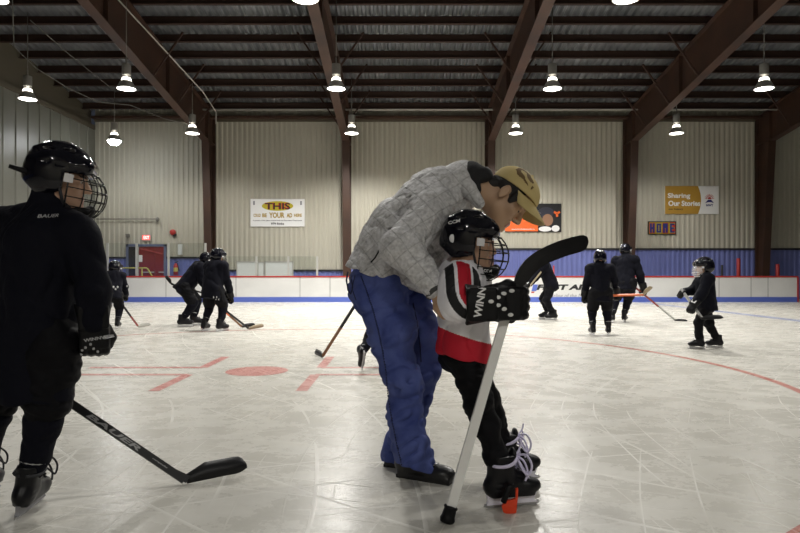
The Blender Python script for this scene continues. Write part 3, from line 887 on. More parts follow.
# ------------------------------------------------------------------ equipment
def skate(parent, ankle, fwd, up, s, res=.006, holder='white_plastic', lace='lace_black', bows=False, boot='black_boot', detail=True, kx=1.0):
    R = frame(fwd, up); R = np.stack([R[:, 0], R[:, 1], R[:, 2]], axis=1)
    # keep the blade's own up close to the shin
    o = v(ankle) - R @ (s * v(-.045 * kx, 0, .135))
    P = lambda x, y, z: o + R @ (s * v(x * kx, y, z))
    sc = Sculpt()
    sc.ell(P(-.088, 0, .088), s * v(.046, .036, .042), R, .02)
    sc.cap(P(-.08, 0, .080), P(.07, 0, .075), .036 * s, .035 * s, .02)
    sc.ell(P(.083, 0, .082), s * v(.054, .041, .034), R, .015)
    sc.cap(P(-.03, 0, .115), P(.06, 0, .09), .037 * s, .030 * s, .02)
    sc.cap(P(-.073, 0, .10), P(-.068, 0, .20), .040 * s, .044 * s, .02)
    sc.cap(P(-.040, 0, .115), P(-.030, 0, .20), .038 * s, .042 * s, .02)
    sc.box(P(0, 0, .056), s * v(.100 * kx, .026, .004), R, .006 * s, .006)
    sc.cutin(P(-.05, 0, .214), R[:, 2], P(-.05, 0, .225), .08 * s)
    if detail:
        for q in (.030, .052): sc.cap(P(-.115, .043, q + .06), P(.10, .045, q + .035), .003 * s, None, .003, '-'); sc.cap(P(-.115, -.043, q + .06), P(.10, -.045, q + .035), .003 * s, None, .003, '-')
    b = sculpt_obj('skate', sc, res, M[boot], parent)
    ex, ey, ez = R[:, 0], R[:, 2], R[:, 1]
    q = lambda pl: [(a * s * kx, c * s) for a, c in pl]
    m = MB().prism(q([(-.125, .056), (-.045, .056), (-.055, .032), (.028, .032), (.02, .056), (.125, .056), (.112, .026), (.13, .014), (-.125, .014), (-.118, .03)]), o, ex, ey, ez, .017 * s)
    m.build('blade_holder', M[holder], b)
    m = MB().prism(q([(-.135, .018), (.135, .020), (.145, .012), (.128, .001), (-.115, .001), (-.138, .007)]), o, ex, ey, ez, .005 * s)
    m.build('blade', M['steel'], b)
    if detail:
        t = Sculpt().cap(P(-.012, 0, .14), P(.004, 0, .212), .030 * s, .028 * s, .01, flat=(R[:, 0], .5)); t.cap(P(.045, 0, .118), P(-.012, 0, .14), .022 * s, .026 * s, .01)
        sculpt_obj('tongue', t, res, M[boot], b)
        L = MB(); n = 5
        for i in range(n):
            u0, u1 = i / n, (i + 1) / n
            c0, c1 = lerp((.072, 0, .118), (.012, 0, .205), u0), lerp((.072, 0, .118), (.012, 0, .205), u1)
            for sd in (-1, 1):
                L.tube([P(c0[0], sd * .024, c0[2]), P((c0[0] + c1[0]) / 2 + .004, 0, (c0[2] + c1[2]) / 2 + .006), P(c1[0], -sd * .024, c1[2])], (.0062 if bows and lace == 'lace_white' else .0042) * s, 6)
        if bows:
            k = P(.022, 0, .205)
            for sd in (-1, 1):
                L.tube(smooth_path([k, P(.055, sd * .035, .215), P(.070, sd * .062, .180), P(.050, sd * .066, .145), P(.028, sd * .050, .165), k]), .0046 * s, 6)
                L.tube(smooth_path([k, P(.046, sd * .03, .19), P(.056, sd * .050, .150), P(.038, sd * .060, .120)]), .0044 * s, 6)
            L.tube(smooth_path([k, P(.05, .02, .225), P(.062, .028, .25)]), .0045 * s, 6)
            for sd in (-1, 1): L.tube(smooth_path([P(-.112, sd * .012, .178), P(-.085, sd * .046, .178), P(-.04, sd * .054, .182), P(.0, sd * .040, .194), k]), .0070 * s, 6)
        L.build('lace', M[lace], b)
    return b

def glove(parent, wrist, d, back, s, res=.006, side=1, grip=True, mats='black_rubber', dots=False, far=False):
    R = frame(d, back)
    P = lambda x, y, z: v(wrist) + R @ (s * v(x, y, z))
    sc = Sculpt()
    sc.cap(P(-.11, 0, -.004), P(-.01, 0, 0), .074 * s, .056 * s, .015, flat=(R[:, 2], .85)); sc.cutin(P(-.112, 0, 0), -R[:, 0], P(-.15, 0, 0), .10 * s)
    sc.box(P(.035, 0, .006), s * v(.035, .042, .012), R, .016 * s, .015)
    sc.box(P(-.055, 0, .038), s * v(.040, .048, .004), R, .012 * s, .008)
    for i, y in enumerate((.042, .0145, -.0135, -.041)):
        y *= side
        if grip: pts = [P(.05, y, .012), P(.092, y, .004), P(.104, y, -.030), P(.080, y * .95, -.058), P(.050, y * .95, -.052)]
        else: pts = [P(.05, y, .012), P(.100, y, .006), P(.128, y, -.016), P(.128, y, -.044)]
        L = [1.0, 1.06, 1.02, .93][i]
        pts = [pts[0]] + [pts[0] + (p - pts[0]) * L for p in pts[1:]]
        sc.chain(pts, [.0185 * s, .0175 * s, .017 * s, .016 * s, .015 * s][:len(pts)], .004)
    sc.chain([P(.005, .048 * side, -.012), P(.045, .066 * side, -.030), P(.082, .056 * side, -.048)], [.024 * s, .021 * s, .018 * s], .010)
    if not far:
        for x in (-.012, .030, .062): sc.cap(P(x, -.062, .036), P(x, .062, .036), .0035 * s, None, .004, '-')
    g = sculpt_obj('glove', sc, res, M[mats], parent)
    return g, P, R

def helmet(parent, o, R, hs, res=.006, cage='wire', wires=(6, 7), wr=.0026, sticker=False, logo=None, shell='black_gloss', flip=1):
    P = lambda x, y, z: v(o) + R @ (hs * v(x, y, z))
    sc = Sculpt()
    sc.ell(P(-.006, 0, .045), hs * v(.124, .098, .108), R, .02)
    sc.ell(P(-.018, 0, -.005), hs * v(.112, .093, .090), R, .03)
    sc.cap(P(.085, -.055, .062), P(.085, .055, .062), .040 * hs, None, .025)
    for sd in (-1, 1):
        sc.chain([P(-.090, sd * .045, .098), P(-.03, sd * .045, .127), P(.03, sd * .044, .127), P(.088, sd * .040, .096)], [.014 * hs] * 4, .010)
        sc.cap(P(-.10, sd * .050, .055), P(.07, sd * .083, .060), .016 * hs, .014 * hs, .012)
        sc.ell(P(.0, sd * .086, -.012), hs * v(.034, .012, .036), R, .012)
    sc.cap(P(-.09, 0, -.045), P(-.06, 0, -.052), .040 * hs, .045 * hs, .02)
    # opening for the face, hollow inside, open below
    sc.box(P(.125, 0, -.048), hs * v(.092, .14, .072), R, .004, .008, '-')
    sc.ell(P(.0, 0, .0), hs * v(.104, .078, .125), R, .008, '-')
    sc.cut(P(0, 0, -.070), -R[:, 2]); sc.cutin(P(-.125, 0, -.022), R @ unit(v(-.62, 0, -.78)), P(-.12, 0, -.06), .12 * hs)
    for sd in (-1, 1):
        for (x0, x1, y, z) in ((-.05, -.01, .022, .152), (.02, .055, .02, .145), (-.06, -.02, .070, .105), (.01, .045, .066, .112), (-.07, -.03, .094, .055), (.0, .04, .098, .052)):
            sc.cap(P(x0, sd * y, z), P(x1, sd * y, z), .0065 * hs, None, .004, '-')
        sc.cap(P(-.11, sd * .065, .088), P(.10, sd * .060, .086), .004 * hs, None, .004, '-')
    h = sculpt_obj('helmet', sc, res, M[shell], parent)
    # straps and chin cup
    st = MB()
    for sd in (-1, 1):
        st.tube([P(.02, sd * .088, -.03), P(.035, sd * .075, -.08), P(.055, sd * .03, -.122), P(.06, 0, -.128)], .006 * hs, 6)
        st.box((-.012 * hs, -.004, -.012 * hs), (.012 * hs, .004, .012 * hs), 1, R, P(.045, sd * .096, .012))
    st.build('strap', [M['lace_black'], M['white_plastic']], h)
    if cage == 'wire':
        c, rx, ry, rz = (.030, 0, -.047), .148, .102, .122
        W = MB()
        S = lambda az, el: P(c[0] + rx * math.cos(el) * math.cos(az), c[1] + ry * math.cos(el) * math.sin(az), c[2] + rz * math.sin(el))
        A = math.radians(84); e0, e1 = math.radians(-58), math.radians(44)
        n = 14
        for i in range(wires[0]):
            el = e0 + (e1 - e0) * i / (wires[0] - 1)
            k = 1.0 if i else .55
            W.tube([S(-A * k + 2 * A * k * t / n, el) for t in range(n + 1)], wr * (1.25 if i in (0, wires[0] - 1) else 1), 6)
        for j in range(wires[1]):
            az = -A * .98 + 2 * A * .98 * j / (wires[1] - 1)
            lo = e0 if abs(az) < A * .5 else e0 * .72
            W.tube([S(az, lo + (e1 - lo) * t / 8) for t in range(9)], wr * (1.3 if j in (0, wires[1] - 1) else 1), 6)
        for sd in (-1, 1): W.tube([S(sd * A * .55, e0), S(sd * A * .78, e0 * .86), S(sd * A * .97, e0 * .70)], wr * 1.2, 6)
        cg = W.build('face_cage', M['cage_wire'], h)
        cc = Sculpt().ell(P(.088, 0, -.112), hs * v(.052, .046, .032), R, .01).ell(P(.070, 0, -.075), hs * v(.05, .04, .045), R, .006, '-')
        cc.cap(P(.10, 0, -.118), P(.125, 0, -.095), .024 * hs, .018 * hs, .01)
        sculpt_obj('chin_cup', cc, res, M['black_rubber'], cg)
    else:
        V = []; F = []; n, k = 16, 10
        for i in range(n + 1):
            for j in range(k + 1):
                az = math.radians(-78 + 156 * i / n); el = math.radians(-52 + 92 * j / k)
                V.append(P(.030 + .122 * math.cos(el) * math.cos(az), .098 * math.cos(el) * math.sin(az), -.036 + .108 * math.sin(el)))
        for i in range(n):
            for j in range(k): F.append([i * (k + 1) + j, i * (k + 1) + j + 1, (i + 1) * (k + 1) + j + 1, (i + 1) * (k + 1) + j])
        vz = mesh_obj('visor', V, F, M['visor'], None, h, True)
        sol = vz.modifiers.new('thickness', 'SOLIDIFY'); sol.thickness = .003
        W = MB()
        for el in (-38, -24, -10): W.tube([P(.032 + .124 * math.cos(math.radians(el)) * math.cos(math.radians(a)), .1 * math.cos(math.radians(el)) * math.sin(math.radians(a)), -.036 + .11 * math.sin(math.radians(el))) for a in range(-60, 61, 15)], .0035, 6)
        W.build('visor_bar', M['white_plastic'], h)
    if sticker:
        for sd in (-1, 1):
            b = MB().box((-.016 * hs, -.002, -.016 * hs), (.016 * hs, .002, .016 * hs), 0, R, P(.050, sd * .104, .006)); b.build('cage_clip', M['white_plastic'], h)
    return h, P

# ------------------------------------------------------------------ sticks
def hockey_stick(label, butt, heel, toe, shaft='stick_black', blade='stick_black', knob=None, bl_h=.068, curve=.03, w=.030, t=.022, name='hockey_stick', side=1, lower=None, group='hockey sticks on the ice'):
    butt, heel, toe = v(butt), v(heel), v(toe)
    base = v(heel[0], heel[1], min(heel[2], toe[2]))
    r = empty(name, base, label, 'hockey stick', group)
    d = unit(butt - heel); e = unit(toe - heel); L = np.linalg.norm(toe - heel)
    up = unit(d - e * np.dot(d, e)); n = np.cross(e, up) * side
    a = heel + d * .03
    m = MB()
    if lower:
        mid = heel + d * (np.linalg.norm(butt - heel) * .45)
        m.bar(mid, butt, t, w, e, 0); m.bar(a, mid, t, w, e, 1); m.build('shaft', [M[shaft], M[lower]], r)
    else:
        m.bar(a, butt, t, w, e, 0); m.build('shaft', M[shaft], r)
    prof = []
    N = 16
    for i in range(N + 1):
        u = i / N
        hgt = bl_h * (.55 + .45 * min(1, u * 3.2)) * (1 if u < .82 else math.sqrt(max(0, 1 - ((u - .82) / .19) ** 2)) * .75 + .25)
        lo = .004 + (0 if u < .8 else bl_h * .22 * ((u - .8) / .2) ** 2)
        prof.append((u, lo, max(hgt, lo + .01)))
    V = []; F = []
    for (u, lo, hi) in prof:
        c = heel + e * (u * L - .012) + n * curve * (u ** 2)
        th = .008 - .003 * u
        for zz in (lo, (lo + hi) / 2, hi):
            for sd in (-1, 1): V.append(c + up * zz + n * sd * th * (1.0 if zz == (lo + hi) / 2 else .6))
    ringi = [0, 2, 4, 5, 3, 1]
    for i in range(N):
        for k in range(6):
            F.append([i * 6 + ringi[k], (i + 1) * 6 + ringi[k], (i + 1) * 6 + ringi[(k + 1) % 6], i * 6 + ringi[(k + 1) % 6]])
    F.append([ringi[k] for k in range(6)]); F.append([N * 6 + ringi[k] for k in reversed(range(6))])
    q = MB().add(V, F, 0, True); q.bar(heel + up * .02 - e * .006, heel + d * .10, t * .9, w * .95, e)
    q.build('blade', M[blade], r)
    if knob: MB().bar(butt - d * .10, butt + d * .01, t * 1.2, w * 1.12, e).build('butt_tape', M[knob], r)
    return r, d, e, up, n

# ------------------------------------------------------------------ a hockey player from world joints
def ik(a, c, l1, l2, pole):
    a, c = v(a), v(c); D = c - a; d = np.linalg.norm(D)
    if d > .995 * (l1 + l2): k = d / (.995 * (l1 + l2)); l1 *= k; l2 *= k
    x = (l1 * l1 - l2 * l2 + d * d) / (2 * d); h = math.sqrt(max(l1 * l1 - x * x, 1e-6))
    u = unit(D); p = v(pole); p = unit(p - u * np.dot(p, u))
    return a + u * x + p * h

def player(label, J, s, res=.013, hres=.009, group=None, cloth='black_cloth', pants='black_pants', cage='wire', wires=(6, 7), wr=.0026, skate_kw=None, jersey=True, hem=.10, far=True, gl=(True, True), shin_mark=True, base=None, longpants=False, closed=False, jersey_fn=None, gscale=1.0, sk_scale=.98, sticker=False, hs=None, bulk=1.0, pocket=True):
    """builds body (root), jersey, pants, socks, gloves, helmet and skates"""
    f = J['f']; up0 = v(0, 0, 1); hs = hs or .98
    o, R = J['head'], J['hR']
    sc = Sculpt()
    head_prims(sc, o, R, hs * .93, not far)
    sc.cap(o + R @ v(-.02, 0, -.06), J['neck'], .050 * hs, .055 * s, .03)
    sc.cap(J['chest'], J['pelvis'], .11 * s, .10 * s, .04, flat=(f, .75)); sc.cap(J['neck'], J['chest'], .06 * s, .10 * s, .04)
    for i in (0, 1):
        sc.cap(J['neck'] - up0 * .02, J['sh'][i], .03 * s, .035 * s, .03); sc.cap(J['sh'][i], J['el'][i], .045 * s, .036 * s, .02); sc.cap(J['el'][i], J['wr'][i], .036 * s, .026 * s, .015)
        hand_prims(sc, J['wr'][i], J['hd'][i], J['hb'][i], .78 * s, 1 if i else -1)
        sc.cap(J['pelvis'], J['hip'][i], .09 * s, .08 * s, .03); sc.cap(J['hip'][i], J['kn'][i], .07 * s, .052 * s, .02); sc.cap(J['kn'][i], J['an'][i], .050 * s, .034 * s, .02)
        sc.cap(J['an'][i], J['an'][i] + J['ff'][i] * .10 * s - J['fu'][i] * .045 * s, .032 * s, .026 * s, .02)
    body = sculpt_obj('person', sc, res if not far else .011, [M[x] for x in SKINS], None, face_paint(o, R, hs * .93, closed) if not far else None, base)
    tag(body, label, 'person', group)
    # jersey
    if jersey_fn is None:
        sc = Sculpt(); B = bulk
        sc.cap(J['chest'] - up0 * .02 * s, J['pelvis'], .165 * s * B, .165 * s * B, .05, flat=(f, .76))
        ax = unit(J['chest'] - J['pelvis'])
        sc.cap(J['pelvis'], J['pelvis'] - ax * (hem + .04) * s, .165 * s * B, .172 * s * B, .03, flat=(f, .78))
        sc.cap(J['sh'][0], J['sh'][1], .078 * s, None, .05); sc.cap(J['neck'], J['chest'], .066 * s, .11 * s, .04); sc.cap(J['neck'], lerp(J['neck'], o - R[:, 2] * .05 * hs - R[:, 0] * .02, .8), .070 * s, .066 * s, .02)
        for i in (0, 1):
            sc.cap(J['neck'] - up0 * .03 * s, J['sh'][i], .060 * s, .070 * s, .03); sc.cap(J['sh'][i], J['el'][i], .082 * s, .070 * s, .03); sc.cap(J['el'][i], lerp(J['el'][i], J['wr'][i], .72), .070 * s, .060 * s, .02)
        sc.cut(J['pelvis'] - ax * hem * s, -ax)
        sc.folds = [(.012 * s, ripple(int(abs(o[0]) * 100) % 97, 14 / s, (1, 1, .5))), (.006 * s, ripple(5, 32 / s, (1, 1, .4), True))]
        jr = sculpt_obj('jersey', sc, res, M[cloth], body)
    else: jr = jersey_fn(body)
    # pants
    sc = Sculpt()
    pr = (.115, .098) if not longpants else (.088, .075)
    sc.ell(J['pelvis'] - up0 * .02 * s, v(.14, .14, .12) * s, None, .04)
    for i in (0, 1):
        if longpants:
            sc.cap(J['hip'][i], J['kn'][i], pr[0] * s, pr[1] * s, .03); sc.cap(J['kn'][i], lerp(J['kn'][i], J['an'][i], .78), pr[1] * s, .056 * s, .02)
            q = lerp(J['kn'][i], J['an'][i], .78); sc.ell(q, v(.062, .062, .035) * s, None, .02)
        else: sc.cap(J['hip'][i], lerp(J['hip'][i], J['kn'][i], .84), pr[0] * s, pr[1] * s, .04)
    sc.folds = [(.008 * s, ripple(11, 20 / s, (1, 1, 1.6))), (.005 * s, ripple(15, 40 / s, (1, 1, 1.4), True))]
    sculpt_obj('pants', sc, res, M[pants], body)
    if not longpants:
        for i in (0, 1):
            sc = Sculpt(); k, a = J['kn'][i], J['an'][i]
            sc.cap(lerp(k, a, -.12), lerp(k, a, .15), .066 * s, .070 * s, .03); sc.cap(lerp(k, a, .15), lerp(k, a, .8), .068 * s, .054 * s, .03)
            sc.cap(k + J['ff'][i] * .03 * s, lerp(k, a, .7) + J['ff'][i] * .02 * s, .052 * s, .045 * s, .02)
            sc.folds = [(.005 * s, ripple(21 + i, 30 / s, (1, 1, 1.6)))]
            sk = sculpt_obj('sock', sc, res, M[cloth], body)
            if shin_mark:
                MB().lathe([(.052 * s, -.007), (.058 * s, .0), (.052 * s, .007)], lerp(k, a, .70), 14, 0, basis_z(a - k)).build('sock_tape', M['silver_ink'], sk)
    kw = dict(res=max(res * .7, .005), lace='white_ink' if far else 'lace_black'); kw.update(skate_kw or {})
    for i in (0, 1): skate(body, J['an'][i], J['ff'][i], J['fu'][i], s * sk_scale, **kw)
    for i in (0, 1):
        if gl[i]:
            g_, P_, R_ = glove(body, J['wr'][i], J['hd'][i], J['hb'][i], .98 * s * gscale, max(res * .62, .005), 1 if i else -1, far=far)
            if far:
                MB().box((-.075 * s, -.035 * s, .052 * s), (-.03 * s, .035 * s, .06 * s), 0, R_, J['wr'][i]).build('glove_patch', M['white_ink'], g_)
    helmet(body, o, R, hs, hres, cage, wires, wr, sticker)
    return body, jr

def basis_z(z):
    z = unit(z); a = v(1, 0, 0) if abs(z[0]) < .8 else v(0, 1, 0)
    x = unit(np.cross(a, z)); return np.stack([x, np.cross(z, x), z], axis=1)

def far_pose(X, Y, heading, h, lean=12, crouch=.02, feet=((-.12, 0, 0, 0), (.12, 0, 0, 0)), hands=((-.2, .25, .45), (.2, .25, .45)), yaw=0, pitch=10, sway=0.0):
    """joints for a skater; local axes right, forward, up; feet (x, y, z, toe-out degrees[, blade pitch])"""
    a = math.radians(heading); f = v(math.sin(a), math.cos(a), 0); r = v(math.cos(a), -math.sin(a), 0); o = v(X, Y, 0)
    W = lambda x, y, z: o + r * x + f * y + v(0, 0, z)
    s = h / 1.42
    J = {'f': f}
    ph = (.505 - crouch) * h; le = math.radians(lean)
    J['pelvis'] = W(sway, -.25 * math.sin(le) * h * .5, ph)
    ax = math.cos(le) * v(0, 0, 1) + math.sin(le) * f
    J['chest'] = J['pelvis'] + ax * .255 * h; J['neck'] = J['pelvis'] + ax * .315 * h
    J['head'] = J['neck'] + .085 * h * unit(ax + .25 * f * math.sin(le))
    ya = math.radians(yaw); hf = math.cos(ya) * f + math.sin(ya) * r - math.tan(math.radians(pitch)) * v(0, 0, 1)
    J['hR'] = frame(hf, v(0, 0, 1))
    J['sh'] = [J['pelvis'] + ax * .285 * h + r * sd * .108 * h for sd in (-1, 1)]
    J['hip'] = [J['pelvis'] + r * sd * .062 * h for sd in (-1, 1)]
    J['an'], J['ff'], J['fu'], J['kn'], J['wr'], J['el'], J['hd'], J['hb'] = [], [], [], [], [], [], [], []
    for i, sd in enumerate((-1, 1)):
        x, y, z, to = feet[i][:4]; bp = math.radians(feet[i][4]) if len(feet[i]) > 4 else 0
        t = math.radians(to); hf = math.cos(t) * f + sd * math.sin(t) * r
        ff = math.cos(bp) * hf - math.sin(bp) * v(0, 0, 1); fu = math.sin(bp) * hf + math.cos(bp) * v(0, 0, 1)
        R = frame(ff, fu); base = W(x, y, z)
        J['an'].append(base + R @ (s * .98 * v(-.045, 0, .135))); J['ff'].append(R[:, 0]); J['fu'].append(R[:, 2])
        J['kn'].append(ik(J['hip'][i], J['an'][i], .215 * h, .205 * h, f + .15 * sd * r))
        w = at(*hands[i][1:]) if hands[i][0] == 'w' else W(*hands[i]); J['wr'].append(w)
        e = ik(J['sh'][i], w, .165 * h, .15 * h, -f * .5 + sd * r * .8 - v(0, 0, .7)); J['el'].append(e)
        J['hd'].append(unit(w - e)); J['hb'].append(unit(sd * r * .6 + f * .4 + v(0, 0, .6)))
    return J, s, W
from mathutils.bvhtree import BVHTree
def bvh(o):
    org = ORG[o.name]
    return BVHTree.FromPolygons([tuple(v(p.co) + org) for p in o.data.vertices], [list(p.vertices) for p in o.data.polygons])
def onto(tree, p, d, lift=.002, back=.4):
    """first surface point met from p - back*d along d"""
    d = unit(d); h = tree.ray_cast(Vector(v(p) - d * back), Vector(d), back * 2.5)
    return (v(h[0]) - d * lift) if h[0] is not None else v(p)
def wrap_text(name, body, c, w, h, ex, ey, m, parent, tree, shear=0, bold=0, lift=.0015, spacing=1.0):
    o = lettering(name, body, c, w, h, ex, ey, m, parent, shear, bold, 0, spacing)
    n = np.cross(unit(ey), unit(ex)); org = ORG[o.name]
    bm = bmesh.new(); bm.from_mesh(o.data); bmesh.ops.triangulate(bm, faces=bm.faces[:]); bmesh.ops.subdivide_edges(bm, edges=[e for e in bm.edges if e.calc_length() > .008], cuts=1)
    for q in bm.verts: q.co = Vector(onto(tree, v(q.co) + org, n, lift, .15) - org)
    bm.to_mesh(o.data); bm.free(); return o

# ================================================================== the man
def quilt():
    m = mat('quilted_jacket', (.46, .46, .47), .55, 0, .4)
    N, L = nt(m); b = N['Principled BSDF']
    tc = N.new('ShaderNodeTexCoord')
    ns = N.new('ShaderNodeTexNoise'); ns.inputs['Scale'].default_value = 9; ns.inputs['Detail'].default_value = 3; L.new(tc.outputs['Object'], ns.inputs['Vector'])
    wob = N.new('ShaderNodeVectorMath'); wob.operation = 'SCALE'; wob.inputs[3].default_value = .016; L.new(ns.outputs['Color'], wob.inputs[0])
    ad = N.new('ShaderNodeVectorMath'); ad.operation = 'ADD'; L.new(tc.outputs['Object'], ad.inputs[0]); L.new(wob.outputs[0], ad.inputs[1])
    lines = None
    for ax in ((.80, .1, .59), (-.59, .1, .80)):
        d = N.new('ShaderNodeVectorMath'); d.operation = 'DOT_PRODUCT'; d.inputs[1].default_value = ax; L.new(ad.outputs[0], d.inputs[0])
        q = N.new('ShaderNodeMath'); q.operation = 'DIVIDE'; q.inputs[1].default_value = .066; L.new(d.outputs['Value'], q.inputs[0])
        fr = N.new('ShaderNodeMath'); fr.operation = 'FRACT'; L.new(q.outputs[0], fr.inputs[0])
        sb = N.new('ShaderNodeMath'); sb.operation = 'SUBTRACT'; sb.inputs[1].default_value = .5; L.new(fr.outputs[0], sb.inputs[0])
        ab = N.new('ShaderNodeMath'); ab.operation = 'ABSOLUTE'; L.new(sb.outputs[0], ab.inputs[0])
        mr = N.new('ShaderNodeMapRange'); mr.inputs['From Min'].default_value = .0; mr.inputs['From Max'].default_value = .045; mr.inputs['To Min'].default_value = 1; mr.inputs['To Max'].default_value = 0
        L.new(ab.outputs[0], mr.inputs['Value'])
        if lines is None: lines = mr.outputs['Result']
        else:
            mxx = N.new('ShaderNodeMath'); mxx.operation = 'MAXIMUM'; L.new(lines, mxx.inputs[0]); L.new(mr.outputs['Result'], mxx.inputs[1]); lines = mxx.outputs[0]
    n2 = N.new('ShaderNodeTexNoise'); n2.inputs['Scale'].default_value = 70; n2.inputs['Detail'].default_value = 4; L.new(tc.outputs['Object'], n2.inputs['Vector'])
    x = N.new('ShaderNodeMix'); x.data_type = 'RGBA'; x.inputs[6].default_value = (.64, .635, .65, 1); x.inputs[7].default_value = (.20, .20, .205, 1)
    f = N.new('ShaderNodeMath'); f.operation = 'MULTIPLY'; f.inputs[1].default_value = .42; L.new(lines, f.inputs[0]); L.new(f.outputs[0], x.inputs[0])
    y = N.new('ShaderNodeMix'); y.data_type = 'RGBA'; y.blend_type = 'MULTIPLY'; y.inputs[0].default_value = .5; L.new(x.outputs[2], y.inputs[6])
    r = N.new('ShaderNodeMapRange'); r.inputs['From Min'].default_value = .3; r.inputs['From Max'].default_value = .7; r.inputs['To Min'].default_value = .42; r.inputs['To Max'].default_value = 1.2
    L.new(n2.outputs['Fac'], r.inputs['Value']); L.new(r.outputs['Result'], y.inputs[7]); L.new(y.outputs[2], b.inputs['Base Color'])
    h = N.new('ShaderNodeMath'); h.operation = 'MULTIPLY_ADD'; h.inputs[1].default_value = -.35; L.new(lines, h.inputs[0]); L.new(n2.outputs['Fac'], h.inputs[2])
    bp = N.new('ShaderNodeBump'); bp.inputs['Strength'].default_value = .8; bp.inputs['Distance'].default_value = .006; n3 = N.new('ShaderNodeTexNoise'); n3.inputs['Scale'].default_value = 17; n3.inputs['Detail'].default_value = 5; n3.inputs['Distortion'].default_value = 1.2; L.new(tc.outputs['Object'], n3.inputs['Vector'])
    h3 = N.new('ShaderNodeMath'); h3.operation = 'MULTIPLY_ADD'; h3.inputs[1].default_value = 3.2; L.new(n3.outputs['Fac'], h3.inputs[0]); L.new(h.outputs[0], h3.inputs[2])
    L.new(h3.outputs[0], bp.inputs['Height']); L.new(bp.outputs['Normal'], b.inputs['Normal'])
    return m
M['quilt'] = quilt()
M['jeans'] = mat('jeans', (.040, .060, .225), .75, 0, .25, bump=(120, .3, .004), var=(9, (.085, .115, .33)))
M['stitch'] = mat('stitch', (.012, .016, .06), .8)
M['hood_lining'] = mat('hood_lining', (.012, .012, .014), .85, bump=(40, .5, .01))
M['cap_tan'] = mat('cap_tan', (.58, .46, .21), .75, 0, .2, bump=(90, .3, .004))
M['cap_print'] = mat('cap_print', (.15, .09, .03), .8)
M['shoe'] = mat('shoe', (.012, .012, .013), .4, 0, .5)
M['cuff_dark'] = mat('cuff_dark', (.06, .06, .06), .8)

mo = at(504.5, 198, 2.90); MR = frame(v(.63, -.20, -.75), v(.76, 0, .65)); mh = 1.09
hipN, hipF = at(378, 292, 2.87), at(404, 290, 3.07)
knN, knF = at(403, 378, 2.80), at(424, 370, 2.98)
anN, anF = at(413, 460, 2.90), at(397, 452, 3.07)
pelv, mid, chest, nb = at(384, 275, 2.96), at(402, 230, 2.96), at(440, 196, 2.95), at(474, 184, 2.92)
shN, elN, wrN = at(433, 210, 2.79), at(402, 247, 2.64), at(437, 290, 2.57)
shF, elF, wrF = at(440, 204, 3.12), at(468, 252, 3.06), at(481, 284, 2.88)
hN = unit(at(449, 329, 2.45) - wrN); hF = unit(at(478, 300, 2.74) - wrF)
sc = Sculpt()
head_prims(sc, mo, MR, mh)
sc.cap(mo + MR @ v(-.03, 0, -.05), nb, .062, .068, .03)
sc.cap(nb, chest, .07, .10, .05); sc.cap(chest, mid, .11, .12, .05); sc.cap(mid, pelv, .125, .12, .05)
for a, e, w, d, sd in ((shN, elN, wrN, hN, 1), (shF, elF, wrF, hF, -1)):
    sc.cap(chest, a, .07, .05, .04); sc.cap(a, e, .055, .045, .02); sc.cap(e, w, .043, .030, .02)
hand_prims(sc, wrN, hN, v(-.50, -.82, -.1), 1.06, 1, .85); hand_prims(sc, wrF, hF, v(.2, .8, .5), 1.0, -1, .7)
for a, k, n in ((hipN, knN, anN), (hipF, knF, anF)):
    sc.cap(pelv, a, .11, .09, .04); sc.cap(a, k, .085, .058, .03); sc.cap(k, n, .056, .040, .03)
    sc.cap(n, n + v(.09, -.04, -.05), .038, .03, .02)
man = sculpt_obj('person', sc, .0055, [M[x] if x != 'skin' else M['skin_tan'] for x in SKINS], None, face_paint(mo, MR, mh, True), at(415, 474, 2.95) * v(1, 1, 0))
tag(man, 'man in grey quilted jacket, jeans and tan cap bending over the child', 'person')

# jacket
ax = unit(chest - pelv); nfb = unit(np.cross(v(0, 1, 0), ax))
sc = Sculpt()
sc.cap(at(378, 279, 2.96) - ax * .05, at(400, 236, 2.96), .205, .200, .06, flat=(nfb, .78)); sc.cap(at(400, 237, 2.96), at(438, 204, 2.95), .200, .180, .06, flat=(nfb, .80))
sc.cap(at(437, 201, 2.95), nb - v(.015, 0, .01), .150, .085, .06)
sc.cap(at(432, 212, 2.96), at(440, 262, 2.96), .115, .095, .05); sc.cap(at(404, 262, 2.95), at(420, 285, 2.93), .14, .12, .05, flat=(nfb, .8))
sc.cap(shN, shF, .094, .094, .06)
for a, e, w in ((shN, elN, wrN), (shF, elF, wrF)):
    sc.cap(a, e, .090, .080, .014); sc.cap(e, lerp(e, w, .96), .084, .056, .03)
# creases at the elbow and the armpit
for k, (p, q, r) in enumerate(((at(399, 232, 2.62), at(425, 243, 2.60), .006), (at(396, 244, 2.60), at(428, 262, 2.62), .007), (at(402, 262, 2.60), at(432, 275, 2.62), .005), (at(408, 215, 2.72), at(420, 190, 2.74), .008), (at(392, 232, 2.78), at(416, 186, 2.80), .009))):
    sc.cap(p, q, r, r, .014, '-')
hp, hq = at(345, 265, 2.96), at(431, 295, 2.96); hd_ = unit(hq - hp)
sc.cutin(hp, unit(np.cross(v(0, 1, 0), hd_)), at(378, 305, 3.02), .30, .006)
sc.folds = [(.006, ripple(3, 9)), (.0045, ripple(8, 24, (1.2, 1, 1), True)), (.003, ripple(9, 52, (1, 1, 1), True))]
jacket = sculpt_obj('jacket', sc, .0055, M['quilt'], man)
